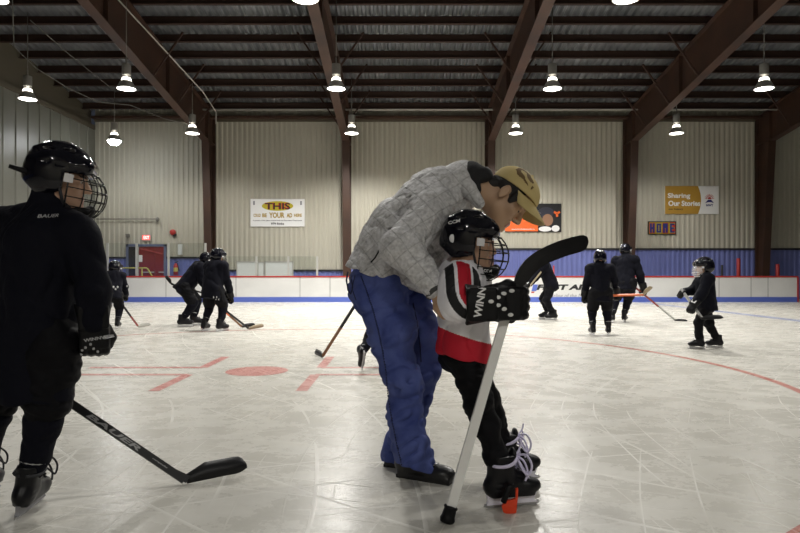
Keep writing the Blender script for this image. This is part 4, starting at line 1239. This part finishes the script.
# the hem cut removes cloth on the side the normal points to: keep the sleeve
h = MB().tube([at(437, 283, 2.64) + v(0, .0, 0), at(435, 292, 2.61), at(432, 302, 2.64)], .006, 6)
cw = unit(wrN - elN)
MB().lathe([(.050, -.010), (.056, 0), (.052, .014), (.044, .016)], lerp(elN, wrN, .985), 24, 0, basis_z(cw)).build('cuff', M['cuff_dark'], jacket)
# hood: grey outside, black lining
sc = Sculpt()
sc.ell(at(463, 184, 2.92), (.085, .135, .105), None, .03); sc.ell(at(452, 186, 2.92), (.07, .13, .09), None, .03)
sc.cap(at(470, 190, 2.80), at(479, 203, 2.80), .036, .026, .03); sc.cap(at(470, 190, 3.02), at(479, 203, 3.02), .036, .026, .03)
sc.ell(at(481, 172, 2.90), (.078, .118, .085), frame(v(.8, 0, -.6), v(.6, 0, .8)), .01, '-')
sc.folds = [(.005, ripple(31, 25))]
hood = sculpt_obj('hood', sc, .0055, M['quilt'], jacket)
sc = Sculpt()
sc.cap(at(468, 174, 2.82), at(475, 190, 2.81), .030, .022, .02); sc.ell(at(471, 175, 2.91), (.076, .116, .064), frame(v(.8, 0, -.45), v(.45, 0, .8)), .03)
sc.cap(at(484, 174, 2.84), at(484, 174, 3.0), .034, None, .02);
sc.ell(at(500, 190, 2.90), (.065, .085, .055), None, .01, '-')
sc.folds = [(.008, ripple(33, 22))]
sculpt_obj('hood_lining', sc, .0055, M['hood_lining'], hood)
jt = bvh(jacket)
MB().box((-.008, -.006, -.012), (.008, .006, .012), 0, None, onto(bvh(hood), at(463, 187, 2.6), (0, 1, 0))).build('cord_lock', M['black_rubber'], hood)
MB().tube([onto(jt, at(x, y, 2.7), (0, 1, 0), .003) for x, y in ((370, 262), (374, 258), (377, 253), (379, 249))], .0035, 6).build('pocket_zip', M['black_rubber'], jacket)
# jeans
sc = Sculpt()
sc.ell(at(384, 278, 2.96), (.150, .185, .16), None, .05)
sc.cap(at(377, 288, 2.88), at(391, 330, 2.84), .128, .106, .05); sc.cap(at(391, 330, 2.84), at(403, 378, 2.80), .106, .080, .05)
sc.cap(at(402, 378, 2.80), at(406, 415, 2.84), .082, .082, .04); sc.cap(at(406, 415, 2.84), at(416, 468, 2.88), .080, .092, .04)
sc.cap(at(404, 288, 3.06), at(418, 335, 3.0), .122, .108, .05); sc.cap(at(418, 335, 3.0), at(424, 370, 2.98), .106, .080, .05)
sc.cap(at(424, 370, 2.98), at(411, 408, 3.02), .080, .078, .04); sc.cap(at(411, 408, 3.02), at(397, 460, 3.08), .078, .080, .04)
sc.cutin(at(416, 466, 2.86), unit(v(-.25, 0, -1)), at(418, 480, 2.86), .135); sc.cutin(at(388, 461, 3.08), v(0, 0, -1), at(388, 480, 3.08), .14)
# wrinkles behind the knee, at the crotch and above the hems
for (p, q, r) in ((at(386, 385, 2.72), at(404, 372, 2.70), .006), (at(388, 396, 2.73), at(414, 380, 2.72), .007), (at(389, 408, 2.74), at(416, 400, 2.74), .006), (at(392, 425, 2.76), at(420, 418, 2.76), .005), (at(396, 446, 2.78), at(428, 436, 2.78), .007), (at(398, 456, 2.78), at(430, 449, 2.78), .006), (at(398, 290, 2.76), at(412, 300, 2.80), .008), (at(404, 330, 2.74), at(416, 345, 2.74), .005), (at(414, 296, 2.9), at(412, 340, 2.84), .007)):
    sc.cap(p, q, r, r, .014, '-')
sc.folds = [(.011, ripple(41, 14, (1, 1, 1.2))), (.008, ripple(42, 26, (1, 1, 1.5), True))]
jeans = sculpt_obj('jeans', sc, .0055, M['jeans'], man)
tj = bvh(jeans)
def seam(pts, r, name, m, parent, tree, Y=2.5, n=6, dash=False):
    P = []
    for i in range(len(pts) - 1):
        for t in np.linspace(0, 1, n, endpoint=False): P.append(lerp((*pts[i], 0), (*pts[i + 1], 0), t))
    P.append(v(*pts[-1], 0)); P = [onto(tree, at(p[0], p[1], 2.8), unit(at(p[0], p[1], 2.8) - v(0, 0, EYE)), .0005, 1.0) for p in P]
    q = MB()
    if dash:
        for i in range(0, len(P) - 1): q.tube([P[i], lerp(P[i], P[i + 1], .62)], r, 5)
    else: q.tube(P, r, 5)
    return q.build(name, m, parent)
SEAM = [(361, 276), (367, 292), (373, 310), (378, 329), (382, 347), (386, 372), (388, 395), (392, 420), (397, 445), (402, 466)]
seam(SEAM, .0035, 'side_seam', M['stitch'], jeans, tj, n=9, dash=True)
seam([(348, 272), (346.5, 280), (348, 290), (351, 294), (353, 287), (351, 277)], .004, 'hammer_loop', M['stitch'], jeans, tj)
seam([(355, 276), (352, 288), (356, 300)], .003, 'pocket_edge', M['stitch'], jeans, tj)
seam([(413, 303), (417, 322), (420, 345), (421, 362)], .003, 'inner_seam', M['stitch'], jeans, tj)
# shoes
def shoe(heel, toe, s):
    d = unit((toe - heel) * v(1, 1, 0)); R = frame(d, v(0, 0, 1)); o = heel * v(1, 1, 0)
    P = lambda x, y, z: o + R @ (s * v(x, y, z)); sc = Sculpt()
    sc.box(P(.14, 0, .012), s * v(.115, .034, .006), R, .008, .01); sc.ell(P(.045, 0, .05), s * v(.050, .040, .045), R, .02)
    sc.cap(P(.04, 0, .06), P(.16, 0, .045), .042 * s, .038 * s, .02, flat=(R[:, 2], .9)); sc.ell(P(.205, 0, .036), s * v(.068, .046, .032), R, .02)
    sc.cap(P(.05, 0, .08), P(.12, 0, .07), .042 * s, .034 * s, .02)
    o_ = sculpt_obj('shoe', sc, .0055, M['shoe'], man)
    MB().box((.015 * s, -.040 * s, .0), (.262 * s, .040 * s, .014 * s), 0, R, o).build('shoe_sole', M['black_rubber'], o_)
    q = MB()
    for i in range(4): q.tube([P(.12 + .022 * i, -.03, .088 - .008 * i), P(.13 + .022 * i, 0, .098 - .010 * i), P(.12 + .022 * i, .03, .088 - .008 * i)], .004, 5)
    q.build('lace', M['black_cloth'], o_); return o_
shoe(at(397, 474, 2.945), at(456, 484, 2.81), 1.08); shoe(at(384, 464, 3.10), at(432, 468, 3.0), 1.0)
# hair and cap
HP = lambda x, y, z: mo + MR @ (mh * v(x, y, z))
sc = Sculpt()
sc.ell(HP(-.008, 0, .046), mh * v(.098, .080, .085), MR, .02); sc.cap(HP(-.085, -.03, -.01), HP(-.085, .03, -.01), .032 * mh, None, .03)
for sd in (-1, 1): sc.cap(HP(.040, sd * .066, .03), HP(.036, sd * .068, -.006), .020 * mh, .011 * mh, .012)
sc.box(HP(.150, 0, .0), mh * v(.085, .12, .075), MR, .004, .008, '-')
for sd in (-1, 1): sc.ell(HP(-.006, sd * .088, -.004), mh * v(.026, .018, .036), MR, .008, '-')
for sd in (-1, 1): sc.cap(HP(.012, sd * .073, .050), HP(.050, sd * .064, .034), .016 * mh, .014 * mh, .010)
sc.folds = [(.003, ripple(51, 60))]
sculpt_obj('hair', sc, .0045, M['hair'], man)
sc = Sculpt()
sc.ell(HP(.006, 0, .058), mh * v(.116, .093, .090), MR, .02); sc.ell(HP(.006, 0, .05), mh * v(.106, .084, .085), MR, .006, '-')
sc.cut(HP(-.09, 0, .030), unit(-MR[:, 2] + .20 * MR[:, 0]))
capo = sculpt_obj('baseball_cap', sc, .004, [M['cap_tan'], M['cap_print']], man,
    lambda C: (lambda L: ((np.abs(L[:, 0] - .005) < .055) & (L[:, 2] > .088) & (L[:, 2] < .135) & (L[:, 1] < -.03) & (ripple(61, 75)(C) > .05)).astype(int))((C - mo) @ MR / mh))
V = []; F = []; n, k = 14, 10
for i in range(n + 1):
    a = math.radians(-78 + 156 * i / n)
    for j in range(k + 1):
        t = j / k; x0, y0 = .106 * math.cos(a) + .006, .088 * math.sin(a)
        ext = .088 * math.cos(a) ** .55 if math.cos(a) > 0 else 0
        x, y = x0 + ext * t, y0 * (1 + .05 * t)
        V.append(HP(x, y, .072 - .022 * t - 3.4 * y * y * (1 + .5 * t)))
for i in range(n):
    for j in range(k): F.append([i * (k + 1) + j, i * (k + 1) + j + 1, (i + 1) * (k + 1) + j + 1, (i + 1) * (k + 1) + j])
br = mesh_obj('cap_brim', V, F, M['cap_tan'], None, capo, True); br.modifiers.new('thickness', 'SOLIDIFY').thickness = .005
MB().ball(HP(.006, 0, .149), .009, 8).build('cap_button', M['cap_tan'], capo)
tb = bvh(br); c = HP(.150, -.045, .052)
lettering('cap_logo', 'A', c, .02, .018, MR[:, 0], MR[:, 1], M['white_ink'], br, lift=.006)

# ================================================================== the child in the white and red jersey
kf = unit(v(.97, -.16, 0))
J = {'f': kf}
J['pelvis'], J['chest'], J['neck'] = at(465, 348, 2.68), at(462, 296, 2.66), at(461, 272, 2.66)
J['head'] = at(469.5, 244, 2.66); J['hR'] = frame(v(.985, -.14, -.10), v(.08, 0, 1))
J['sh'] = [at(462, 285, 2.78), at(457, 285, 2.545)]
J['el'] = [at(474, 312, 2.80), at(457, 304.5, 2.47)]
J['wr'] = [at(486, 303, 2.60), at(497, 304, 2.445)]
J['hd'] = [unit(v(.9, -.25, -.1)), unit(v(1, 0, .02))]
J['hb'] = [v(.2, 1, .2), v(0, -1, .05)]
J['hip'] = [at(470, 356, 2.78), at(464, 358, 2.60)]
fN = unit(v(.97, .22, 0)); J['ff'] = [unit(v(.98, .1, 0)), fN]; J['fu'] = [v(0, 0, 1), v(0, 0, 1)]
kb = [v(*((514 - 400) / FPX * 2.86, 2.86), 0), v((511.5 - 400) / FPX * 2.535, 2.535, 0)]
ks = .84
J['an'] = [kb[i] + frame(J['ff'][i], v(0, 0, 1)) @ (ks * 1.2 * v(-.045 * .86, 0, .135)) for i in (0, 1)]
J['kn'] = [at(486, 402, 2.80), at(478, 403, 2.55)]
def kid_jersey(body):
    s = 1.0; f = kf; sc = Sculpt()
    top, bot = at(462, 292, 2.66), at(465, 356, 2.68)
    sc.cap(top, bot, .152, .156, .05, flat=(f, .70)); sc.cap(bot, at(466, 374, 2.68), .158, .172, .03, flat=(f, .70))
    sc.cap(J['sh'][0], J['sh'][1], .074, None, .05); sc.cap(at(463, 272, 2.66), top, .072, .10, .04)
    for i in (0, 1):
        sc.cap(J['sh'][i], J['el'][i], .076, .066, .03); sc.cap(J['el'][i], lerp(J['el'][i], J['wr'][i], .62), .066, .060, .03)
    sc.ell(at(463, 260, 2.66), (.065, .065, .045), None, .008, '-')
    sc.cutin(at(465, 359, 2.60), unit(v(-.22, 0, -1)), at(465, 390, 2.66), .25, .006)
    for (p, q, r) in ((at(450, 345, 2.5), at(462, 335, 2.5), .006), (at(455, 360, 2.5), at(462, 338, 2.5), .006), (at(472, 362, 2.5), at(466, 338, 2.5), .006), (at(446, 318, 2.42), at(458, 326, 2.42), .006)): sc.cap(p, q, r, r, .012, '-')
    sc.folds = [(.008, ripple(71, 18, (1, 1, .6))), (.004, ripple(72, 40, (1, 1, .5), True))]
    arms = [(J['sh'][i], J['el'][i], lerp(J['el'][i], J['wr'][i], .7)) for i in (0, 1)]
    def seg(C, a, b):
        d = b - a; t = np.clip((C - a) @ d / (d @ d), 0, 1); return np.linalg.norm(C - a - t[:, None] * d, axis=1)
    def paint(C):
        mi = np.zeros(len(C), int)
        # torso: white body, red band round the bottom with a slanting upper edge
        e0, e1 = at(441, 328, 2.6), at(490, 344, 2.6); zline = e0[2] + (C[:, 0] - e0[0]) * (e1[2] - e0[2]) / (e1[0] - e0[0])
        mi[C[:, 2] < zline] = 1
        # sleeves: bands that run down the arm and turn at the elbow
        for i, Ys in ((1, 2.50), (0, 2.80)):
            a, b, c = arms[i]; da = np.minimum(seg(C, a, b), seg(C, b, c)); yc = (C[:, 1] < 2.585) if i else (C[:, 1] > 2.76)
            on = (da < .10) & yc
            u = C[:, 0] / Ys * FPX + 400; w = HY - (C[:, 2] - EYE) / Ys * FPX
            dx, dy = np.maximum(477 - u, 0), np.maximum(w - 289, 0); d = np.hypot(dx, dy)
            d = np.where(u > 477, dy, np.where(w < 289, dx, d))
            m = np.zeros(len(C), int); m[d < 32] = 2; m[d < 23] = 0; m[d < 20] = 1; m[d < 6] = 0; m[d < 3.5] = 2
            mi[on] = m[on]
        return mi
    jr = sculpt_obj('jersey', sc, .0035, [M['jersey_white'], M['jersey_red'], M['jersey_black']], body, paint)
    tr_ = bvh(jr)
    MB().tube([at(463, 266, 2.66) + v(.076 * math.cos(a), .078 * math.sin(a), .016 * math.sin(a * 2) * 0) for a in np.linspace(0, 6.283, 25)[:-1]], .009, 6, closed=True).build('collar', M['grey_ink'], jr)
    return jr
M['jersey_white'] = mat('jersey_white', (.84, .83, .88), .7, 0, .3, bump=(120, .2, .003))
M['jersey_red'] = mat('jersey_red', (.50, .012, .03), .7, 0, .3, bump=(120, .2, .003))
M['jersey_black'] = mat('jersey_black', (.012, .012, .014), .7, 0, .3)
kid, kjr = player('child in white and red hockey jersey leaning back against the man', J, ks, res=.006, hres=.0045, cloth='black_cloth', far=False, longpants=True, jersey_fn=kid_jersey, gscale=1.36, sk_scale=1.2, hs=.98, sticker=True, wr=.0024, wires=(7, 8),
                  skate_kw=dict(kx=.86, res=.0045, holder='lavender_plastic', lace='lace_white', bows=True), base=kb[1])
kids = {c.name.split('.')[0]: c for c in kid.children}
gn = [c for c in kid.children if c.name.startswith('glove')][-1]
tg = bvh(gn)
q = MB()
for (x, y) in ((489, 300.8), (496, 296.9), (502.3, 293.3), (510.4, 290.6), (496, 304.5), (502.3, 308.4), (509, 314.2)):
    q.ball(onto(tg, at(x, y, 2.44), (0, 1, 0), .001, .25), (.0115, .003, .0078), 10)
q.build('glove_dot', M['white_ink'], gn)
wrap_text('lettering', 'WINN', at(478, 302, 2.44), .118, .030, unit(v(.18, 0, 1)), unit(v(-1, 0, .18)), M['white_ink'], gn, tg, bold=.03)
kh = [c for c in kid.children if c.name.startswith('helmet')][0]; th_ = bvh(kh)
HK = lambda x, y, z: J['head'] + J['hR'] @ (.98 * v(x, y, z))
wrap_text('lettering', 'CCM', HK(-.065, -.12, .085), .05, .014, unit(v(1, 0, .18)), unit(v(-.18, 0, 1)), M['white_ink'], kh, th_, shear=.2, bold=.03)
MB().ball(onto(th_, HK(-.070, -.10, .012), (0, 1, 0), .001, .2), (.013, .004, .018), 12).build('sticker', M['white_plastic'], kh)
cc = [c for c in bpy.data.objects if c.name.startswith('chin_cup')][-1]
wrap_text('lettering', 'CCM', HK(.098, -.10, -.110), .034, .013, unit(v(1, 0, -.1)), unit(v(.1, 0, 1)), M['white_ink'], cc, bvh(cc), bold=.04, lift=.003)
# his stick, held upside down: knob on the ice, blade in the air
b0, b1 = at(448, 517, 2.372), at(514, 287, 2.485)
r = empty('hockey_stick', b0 * v(1, 1, 0), 'upside-down white hockey stick with black blade held up by the child', 'hockey stick', 'hockey sticks on the ice')
d = unit(b1 - b0); e = unit(np.cross(v(0, 1, 0), d))
MB().bar(b0, b1, .022, .036, e).build('shaft', M['stick_white'] if 'stick_white' in M else M.setdefault('stick_white', mat('stick_white', (.80, .80, .78), .4, 0, .4)), r)
k0 = b0 - d * .02
MB().lathe([(.001, -.004), (.026, 0), (.030, .012), (.026, .024), (.024, .05), (.028, .056), (.026, .062), (.001, .064)], k0, 14, 0, basis_z(d)).build('butt_tape', M['black_rubber'], r)
lowE = [(514, 287), (522, 287), (526.5, 283), (533, 275), (541, 267.2), (550, 262.3), (559, 258.8), (567, 255.8), (575.5, 253.4), (582, 251.5)]
upE = [(513.6, 283), (516, 274), (520, 266.6), (526, 259), (534, 252.8), (545, 246.6), (559, 240.8), (571, 237.3), (580, 235.3), (584.5, 235)]
tip = [(587, 236.6), (588.2, 240.5), (587.6, 245), (586, 248.8)]
poly = lowE[1:] + tip[::-1] + upE[::-1]
V = []; cen = np.mean([(x, y) for x, y in poly], axis=0)
def blade_pt(x, y, sd): return at(x, y, 2.485 + .00003 * (x - 514) ** 2 * .55) + v(0, sd * .005, 0)
n = len(poly); V = [blade_pt(x, y, -1) for x, y in poly] + [blade_pt(x, y, 1) for x, y in poly]
# strip of quads between lower and upper edge so that the blade can curve
lo_, up_ = lowE[1:] + tip[:0:-1][::-1][-1:], upE
A = np.linspace(0, 1, 24)
def along(pts, t):
    pts = np.array(pts); L = np.r_[0, np.cumsum(np.hypot(*np.diff(pts, axis=0).T))]; t = t * L[-1]
    return np.array([np.interp(t, L, pts[:, 0]), np.interp(t, L, pts[:, 1])])
LO = [(514, 288), (520, 288.5)] + lowE[2:] + [(586, 248.8), (587.8, 244.5)]; UP = upE + [(587, 236.6), (588.2, 241)]
q = MB(); V = []; F = []
for t in A:
    a, c = along(LO, t), along(UP, t)
    for sd in (-1, 1):
        for (p, k) in ((a, .85), ((a + c) / 2, 1.0), (c, .85)): V.append(at(p[0], p[1], 2.485 + .0000165 * (p[0] - 514) ** 2) + v(0, sd * .006 * k, 0))
for i in range(len(A) - 1):
    R_ = [0, 1, 2, 5, 4, 3]
    for k in range(6): F.append([i * 6 + R_[k], i * 6 + R_[(k + 1) % 6], (i + 1) * 6 + R_[(k + 1) % 6], (i + 1) * 6 + R_[k]])
F.append([0, 3, 4, 5, 2, 1]); F.append([(len(A) - 1) * 6 + k for k in (0, 1, 2, 5, 4, 3)])
q.add(V, F, 0, False); q.bar(lerp(b1, b0, .10), b1 + d * .012, .0225, .037, e); q.build('blade', M['stick_black'], r)
# the orange tag dangling from the near skate
sk = [c for c in kid.children if c.name.startswith('skate')][-1]
Yt = 2.465
r = empty('skate_tag', at(510, 517, Yt) * v(1, 1, 0) + v(0, 0, .0), 'small orange plastic tag on a black strap beside the near skate', 'tag')
zt = .012
q = MB(); 
prof = [(501.5, 509), (503, 514.5), (509, 517.5), (516, 515), (517.6, 500), (518, 491), (515.5, 492), (515.5, 501), (511, 503), (505, 503)]
pl = [(at(x, y, Yt)[0], at(x, y, Yt)[2] + zt) for x, y in prof]
MB().prism(pl, (0, Yt, 0), (1, 0, 0), (0, 0, 1), (0, 1, 0), .014).build('tag_body', M['orange_tag'] if 'orange_tag' in M else M.setdefault('orange_tag', mat('orange_tag', (.75, .055, .012), .35)), r)
MB().tube([at(503.5, 505, Yt - .004) + v(0, 0, zt), at(506, 498, Yt - .008) + v(0, 0, zt), at(509, 490, Yt - .002) + v(0, 0, zt), at(514, 489, Yt + .0) + v(0, 0, zt)], .0125, 8).build('tag_strap', M['black_rubber'], r)

# ================================================================== the big dark player at the left
J = {'f': unit(v(.35, .94, 0))}
J['pelvis'], J['chest'], J['neck'] = at(36, 322, 2.50), at(40, 248, 2.50), at(50, 210, 2.52)
J['head'] = at(60, 180, 2.54); J['hR'] = frame(v(.94, .30, -.16), v(.12, 0, 1))
J['sh'] = [at(-2, 224, 2.62), at(80, 234, 2.46)]
J['el'] = [at(-22, 300, 2.74), at(93, 290, 2.44)]
J['wr'] = [at(8, 352, 2.78), at(94, 329, 2.46)]
J['hd'] = [unit(at(24, 372, 2.80) - at(8, 352, 2.78)), unit(v(.02, .05, -1))]
J['hb'] = [v(-.5, .5, .5), unit(v(.45, -.9, 0))]
J['hip'] = [at(14, 340, 2.58), at(54, 340, 2.46)]
J['kn'] = [at(-6, 408, 2.64), at(46, 412, 2.48)]
J['ff'] = [unit(v(-.15, 1, 0)), unit(v(-.12, 1, 0))]; J['fu'] = [v(0, 0, 1), unit(v(.12, 0, 1))]
lb = [v((-15 - 400) / FPX * 2.62, 2.62, 0), v((30 - 400) / FPX * 2.50, 2.50, .002)]
J['an'] = [lb[i] + frame(J['ff'][i], J['fu'][i]) @ (.98 * .95 * v(-.045, 0, .135)) for i in (0, 1)]
big, bj = player('tall player seen from behind in all black, standing nearest at left', J, .95, res=.0075, hres=.0055, far=False, hem=.328, hs=1.04, gscale=1.0, wr=.0026, wires=(7, 8), sticker=True, bulk=1.12, base=lb[1], skate_kw=dict(res=.006, holder='grey_ink', boot='black_boot', bows=True, lace='lace_black'))
tb_ = bvh(bj)
bh = [c for c in big.children if c.name.startswith('helmet')][0]
MB().tube([at(33, 174, 2.46), at(22, 170, 2.44), at(9, 166, 2.42)], [.012, .011, .008], 8).build('loose_strap', M['black_rubber'], bh)
wrap_text('lettering', 'BAUER', at(33, 213, 2.3), .08, .014, unit(v(1, 0, .05)), v(0, 0, 1), M['silver_ink'], bj, tb_, bold=.02, lift=.003)
gb = [c for c in big.children if c.name.startswith('glove')][-1]; tgb = bvh(gb)
wrap_text('lettering', 'WINNWELL', at(95, 339, 2.40), .105, .013, unit(v(1, 0, .16)), unit(v(-.16, 0, 1)), M['silver_ink'], gb, tgb, bold=.03)
q = MB()
for (x, y) in ((80.5, 352), (82.5, 347.5), (86, 345), (90, 342), (92, 346.5), (94.5, 350), (97, 354)):
    q.ball(onto(tgb, at(x + 2, y + 2, 2.44), (0, 1, 0), .001, .25), (.006, .003, .006), 8)
q.build('glove_dot', M['silver_ink'], gb)
heel, toe, butt = v((190 - 400) / FPX * 2.80, 2.80, .002), at(251, 470, 2.90), at(4, 358, 2.80)
toe[2] = .03
st, d, e, up, n = hockey_stick('black hockey stick with grey BAUER lettering, held by the player at left', butt, heel, toe, bl_h=.082, curve=-.03, w=.034, t=.022)
nn = n if n[1] < 0 else -n
for body, x, y, ln, hh in (('BAUER', 114, 428.5, .285, .021), ('composite', 160, 456.3, .08, .008)):
    c = lerp(butt, heel, (x - 4) / (190 - 4)); lettering('lettering', body, c + nn * .0112, ln, hh, -d, np.cross(nn, -d), M['silver_ink'], st, shear=.25, bold=.03, lift=.0006)

# ================================================================== skaters further out
G = 'skaters in black practice clothes'
def far_player(label, px, Y, **k):
    kw = {q: k.pop(q) for q in list(k) if q in ('cage', 'wires', 'wr', 'cloth', 'skate_kw', 'hem', 'longpants', 'bulk', 'gl')}
    J, s, W = far_pose((px - 400) / FPX * Y, Y, **k)
    b, j = player(label, J, s, group=G, base=v((px - 400) / FPX * Y, Y, 0), hs=kw.pop('hs', .88 + .1 * k['h'] / 1.4), res=.012, hres=.008, wires=kw.pop('wires', (5, 5)), wr=.004, **kw)
    return b, j, J, s, W
def deco_back(j, px, py, Y, w=.16, h=.05, m='silver_ink'):
    t = bvh(j); q = MB()
    for i in range(5):
        x = px + (i - 2) * w / 5 * FPX / Y; q.ball(onto(t, at(x, py + (1 if i % 2 else -1), Y - .5), (0, 1, 0), .003, .6), (w / 12, .004, h / 3), 8)
    q.build('jersey_print', M[m], j)
b, j, J, s, W = far_player('small skater in black seen from behind, leftmost, below the red doors', 113, 10.9, heading=-12, h=1.24, lean=22, crouch=.03,
    feet=((-.17, .12, 0, 8), (.09, -.02, 0, 5)), hands=((-.20, .22, .62), (.14, .30, .56)), yaw=25, pitch=15, bulk=1.12)
deco_back(j, 113.5, 288, 10.9, .18, .06, 'white_ink')
hockey_stick('dark hockey stick with grey blade tip of the leftmost small skater', at(121, 303, 10.95), at(139, 327.5, 10.95) * v(1, 1, 0) + v(0, 0, .004), at(151.5, 326.5, 11.05) * v(1, 1, 0) + v(0, 0, .02), shaft='stick_black', lower='stick_red', blade='tape_white')
b, j, J, s, W = far_player('skater in black bent forward, left one of the pair, facing right', 191, 11.3, heading=70, h=1.56, lean=36, crouch=.05,
    feet=((-.14, .10, 0, 5), (.14, -.10, 0, 5)), hands=((-.16, .42, .70), (.16, .32, .62)), yaw=-5, pitch=18)
hockey_stick('black hockey stick pointing back left from the bent skater of the pair', at(203, 293, 11.15), at(169.5, 283.6, 11.1), at(163.5, 276.5, 11.1), curve=.02)
b, j, J, s, W = far_player('skater in black with bulky pants, right one of the pair, seen from behind', 214, 10.35, heading=24, h=1.42, lean=12, crouch=.02, bulk=1.1, hem=.16,
    feet=((-.15, -.03, 0, 12), (.15, .03, 0, 12)), hands=((-.06, .30, .62), (.12, .28, .56)), yaw=20, pitch=15)
deco_back(j, 211, 299, 10.35, .12, .06)
hockey_stick('hockey stick with orange shaft and black blade beside the pair of skaters', at(213, 301, 10.75), at(243, 328.2, 10.9) * v(1, 1, 0) + v(0, 0, .004), at(255.5, 326.3, 11.0) * v(1, 1, 0) + v(0, 0, .02), shaft='stick_orange', lower='stick_brown', blade='stick_black')
hockey_stick('black hockey stick with tan taped blade beside the pair of skaters', at(216, 303, 10.5), at(250, 329.8, 10.55) * v(1, 1, 0) + v(0, 0, .004), at(264.5, 327.2, 10.65) * v(1, 1, 0) + v(0, 0, .03), blade='tape_tan')
b, j, J, s, W = far_player('skater hidden behind the man, only one leg and skate in view', 391, 6.38, heading=12, h=1.16, lean=34, crouch=.07,
    feet=((-.175, -.42, .10, 32, 62), (.12, .12, 0, 5)), hands=(('w', 366, 298, 6.75), (.16, .36, .55)), yaw=0, pitch=15)
hockey_stick('black hockey stick reaching left from behind the man', at(366, 288, 6.7), at(321.5, 358, 7.0) * v(1, 1, 0) + v(0, 0, .004), at(311.5, 352.5, 7.3) * v(1, 1, 0) + v(0, 0, .02), lower='stick_brown', w=.034)
b, j, J, s, W = far_player('skater in black facing left under the raised stick blade', 548, 12.9, heading=-82, h=1.50, lean=20, crouch=.03,
    feet=((-.12, -.05, 0, 4), (.12, .05, 0, 4)), hands=((-.05, .42, .72), (.10, .40, .85)), yaw=0, pitch=15, longpants=True)
hockey_stick('short looking hockey stick held up by the skater under the raised blade', at(541, 272, 12.3), at(527.5, 289, 13.0), at(522.5, 289, 13.1), shaft='tape_tan', curve=.01)
b, j, J, s, W = far_player('skater in black seen from behind, left of the tall one', 600.5, 9.66, heading=6, h=1.33, lean=6, crouch=.01, hem=.15, bulk=.98,
    feet=((-.13, 0, 0, 6), (.12, .03, 0, 6)), hands=((-.22, .10, .60), (.27, .12, .645)), yaw=10, pitch=10)
hockey_stick('hockey stick with bright orange shaft held level behind the tall skater', at(612, 295.5, 9.62), at(645.5, 294.5, 9.5), at(654, 286.5, 9.4), shaft='stick_orange', blade='tape_tan', curve=.02)
b, j, J, s, W = far_player('tall skater in black at the far boards with his back turned', 618, 12.2, heading=22, h=1.60, lean=10, crouch=.02, sway=.13, hem=.13,
    feet=((-.10, -.10, 0, 8), (.12, .10, 0, 8)), hands=((-.10, .34, .70), (.46, .12, .66)), yaw=25, pitch=10)
hockey_stick('hockey stick with dark and pale shaft reaching right from the tall skater', at(636, 288, 12.1), at(676, 320.5, 12.5) * v(1, 1, 0) + v(0, 0, .004), at(688.5, 321.5, 12.35) * v(1, 1, 0) + v(0, 0, .02), shaft='stick_red', lower='stick_silver', curve=.02)
b, j, J, s, W = far_player('small child in black with a clear visor, rightmost, facing left', 706, 7.9, heading=-80, h=1.16, lean=4, crouch=.02, cage='visor', bulk=1.08,
    feet=((-.06, .13, 0, 6), (.10, -.13, 0, 10)), hands=(('w', 693, 306, 7.70), ('w', 683, 293, 7.98)), yaw=-4, pitch=4, longpants=True)
hockey_stick('silver shafted hockey stick with black blade held by the rightmost child', at(681, 289, 7.95), at(703, 319.5, 7.60), at(724.5, 319.5, 7.62), shaft='stick_silver', curve=.01)
lab = {(0, 0): 'glowing lamp cut by the top left corner of the photo', (0, 1): 'lamp at the top edge above the slim column beam', (0, 2): 'lamp at the top edge, right of the tan cap',
       (1, 0): 'hanging lamp beside the leftmost roof beam, its reflector large and close', (1, 1): 'hanging lamp just below the second roof beam, high above the man\'s back', (1, 2): 'hanging lamp high above the raised stick blade', (1, 3): 'hanging lamp near the right edge, under the dark roof',
       (2, 0): 'smaller far lamp at the leftmost steel column', (2, 1): 'smaller far lamp at the top of the slim second column', (2, 2): 'smaller far lamp above the tan cap', (2, 3): 'smaller far lamp above the gold and white banner'}
first = True
for (X, Y, Z, rn, cn) in spots:
    if (rn, cn) not in lab: lab[(rn, cn)] = 'lamp above the right side, out past the top edge'
    place_lamp(X, Y, Z, lab[(rn, cn)], POWER[rn] * (.36 if cn in (0, 3) else 1.0) * (1.25 if cn == 2 and rn == 1 else 1), first); first = False
place_lamp(-10.15, 16.9, 5.72, 'small lamp close to the left end wall', 110)
place_lamp(-9.95, 21.6, 5.6, 'dazzling bright lamp in the left back corner', 330, hot=True)
# unseen lamps continuing the rows, added to light the near figures
for X, Y, p in ((-1.62, 5.6, 330), (3.87, 5.6, 400), (-1.62, -4.7, 430), (3.87, -4.7, 600)):
    place_lamp(X, Y, LZ, 'lamp of the dimmed rows above the near ice', p)

w = bpy.data.worlds.new('World'); bpy.context.scene.world = w; w.use_nodes = True
w.node_tree.nodes['Background'].inputs[0].default_value = (.05, .055, .07, 1); w.node_tree.nodes['Background'].inputs[1].default_value = .3

cam = bpy.data.cameras.new('Camera'); co = bpy.data.objects.new('Camera', cam); COL.objects.link(co)
co.location = (0, 0, EYE); co.rotation_euler = (math.radians(90), 0, 0)
cam.sensor_width = 36; cam.sensor_fit = 'HORIZONTAL'; cam.lens = 36 * FPX / 800; cam.shift_y = (HY - 266.5) / 800; cam.clip_start = .05; cam.clip_end = 200
sc = bpy.context.scene; sc.camera = co
sc.view_settings.view_transform = 'Standard'; sc.view_settings.look = 'None'; sc.view_settings.gamma = 1; sc.view_settings.exposure = EXPO
sc.view_settings.use_curve_mapping = False
try:
    sc.cycles.use_denoising = True; sc.cycles.max_bounces = 6; sc.cycles.sample_clamp_indirect = 6; sc.cycles.transparent_max_bounces = 12
    sc.cycles.caustics_reflective = False; sc.cycles.caustics_refractive = False
except Exception: pass
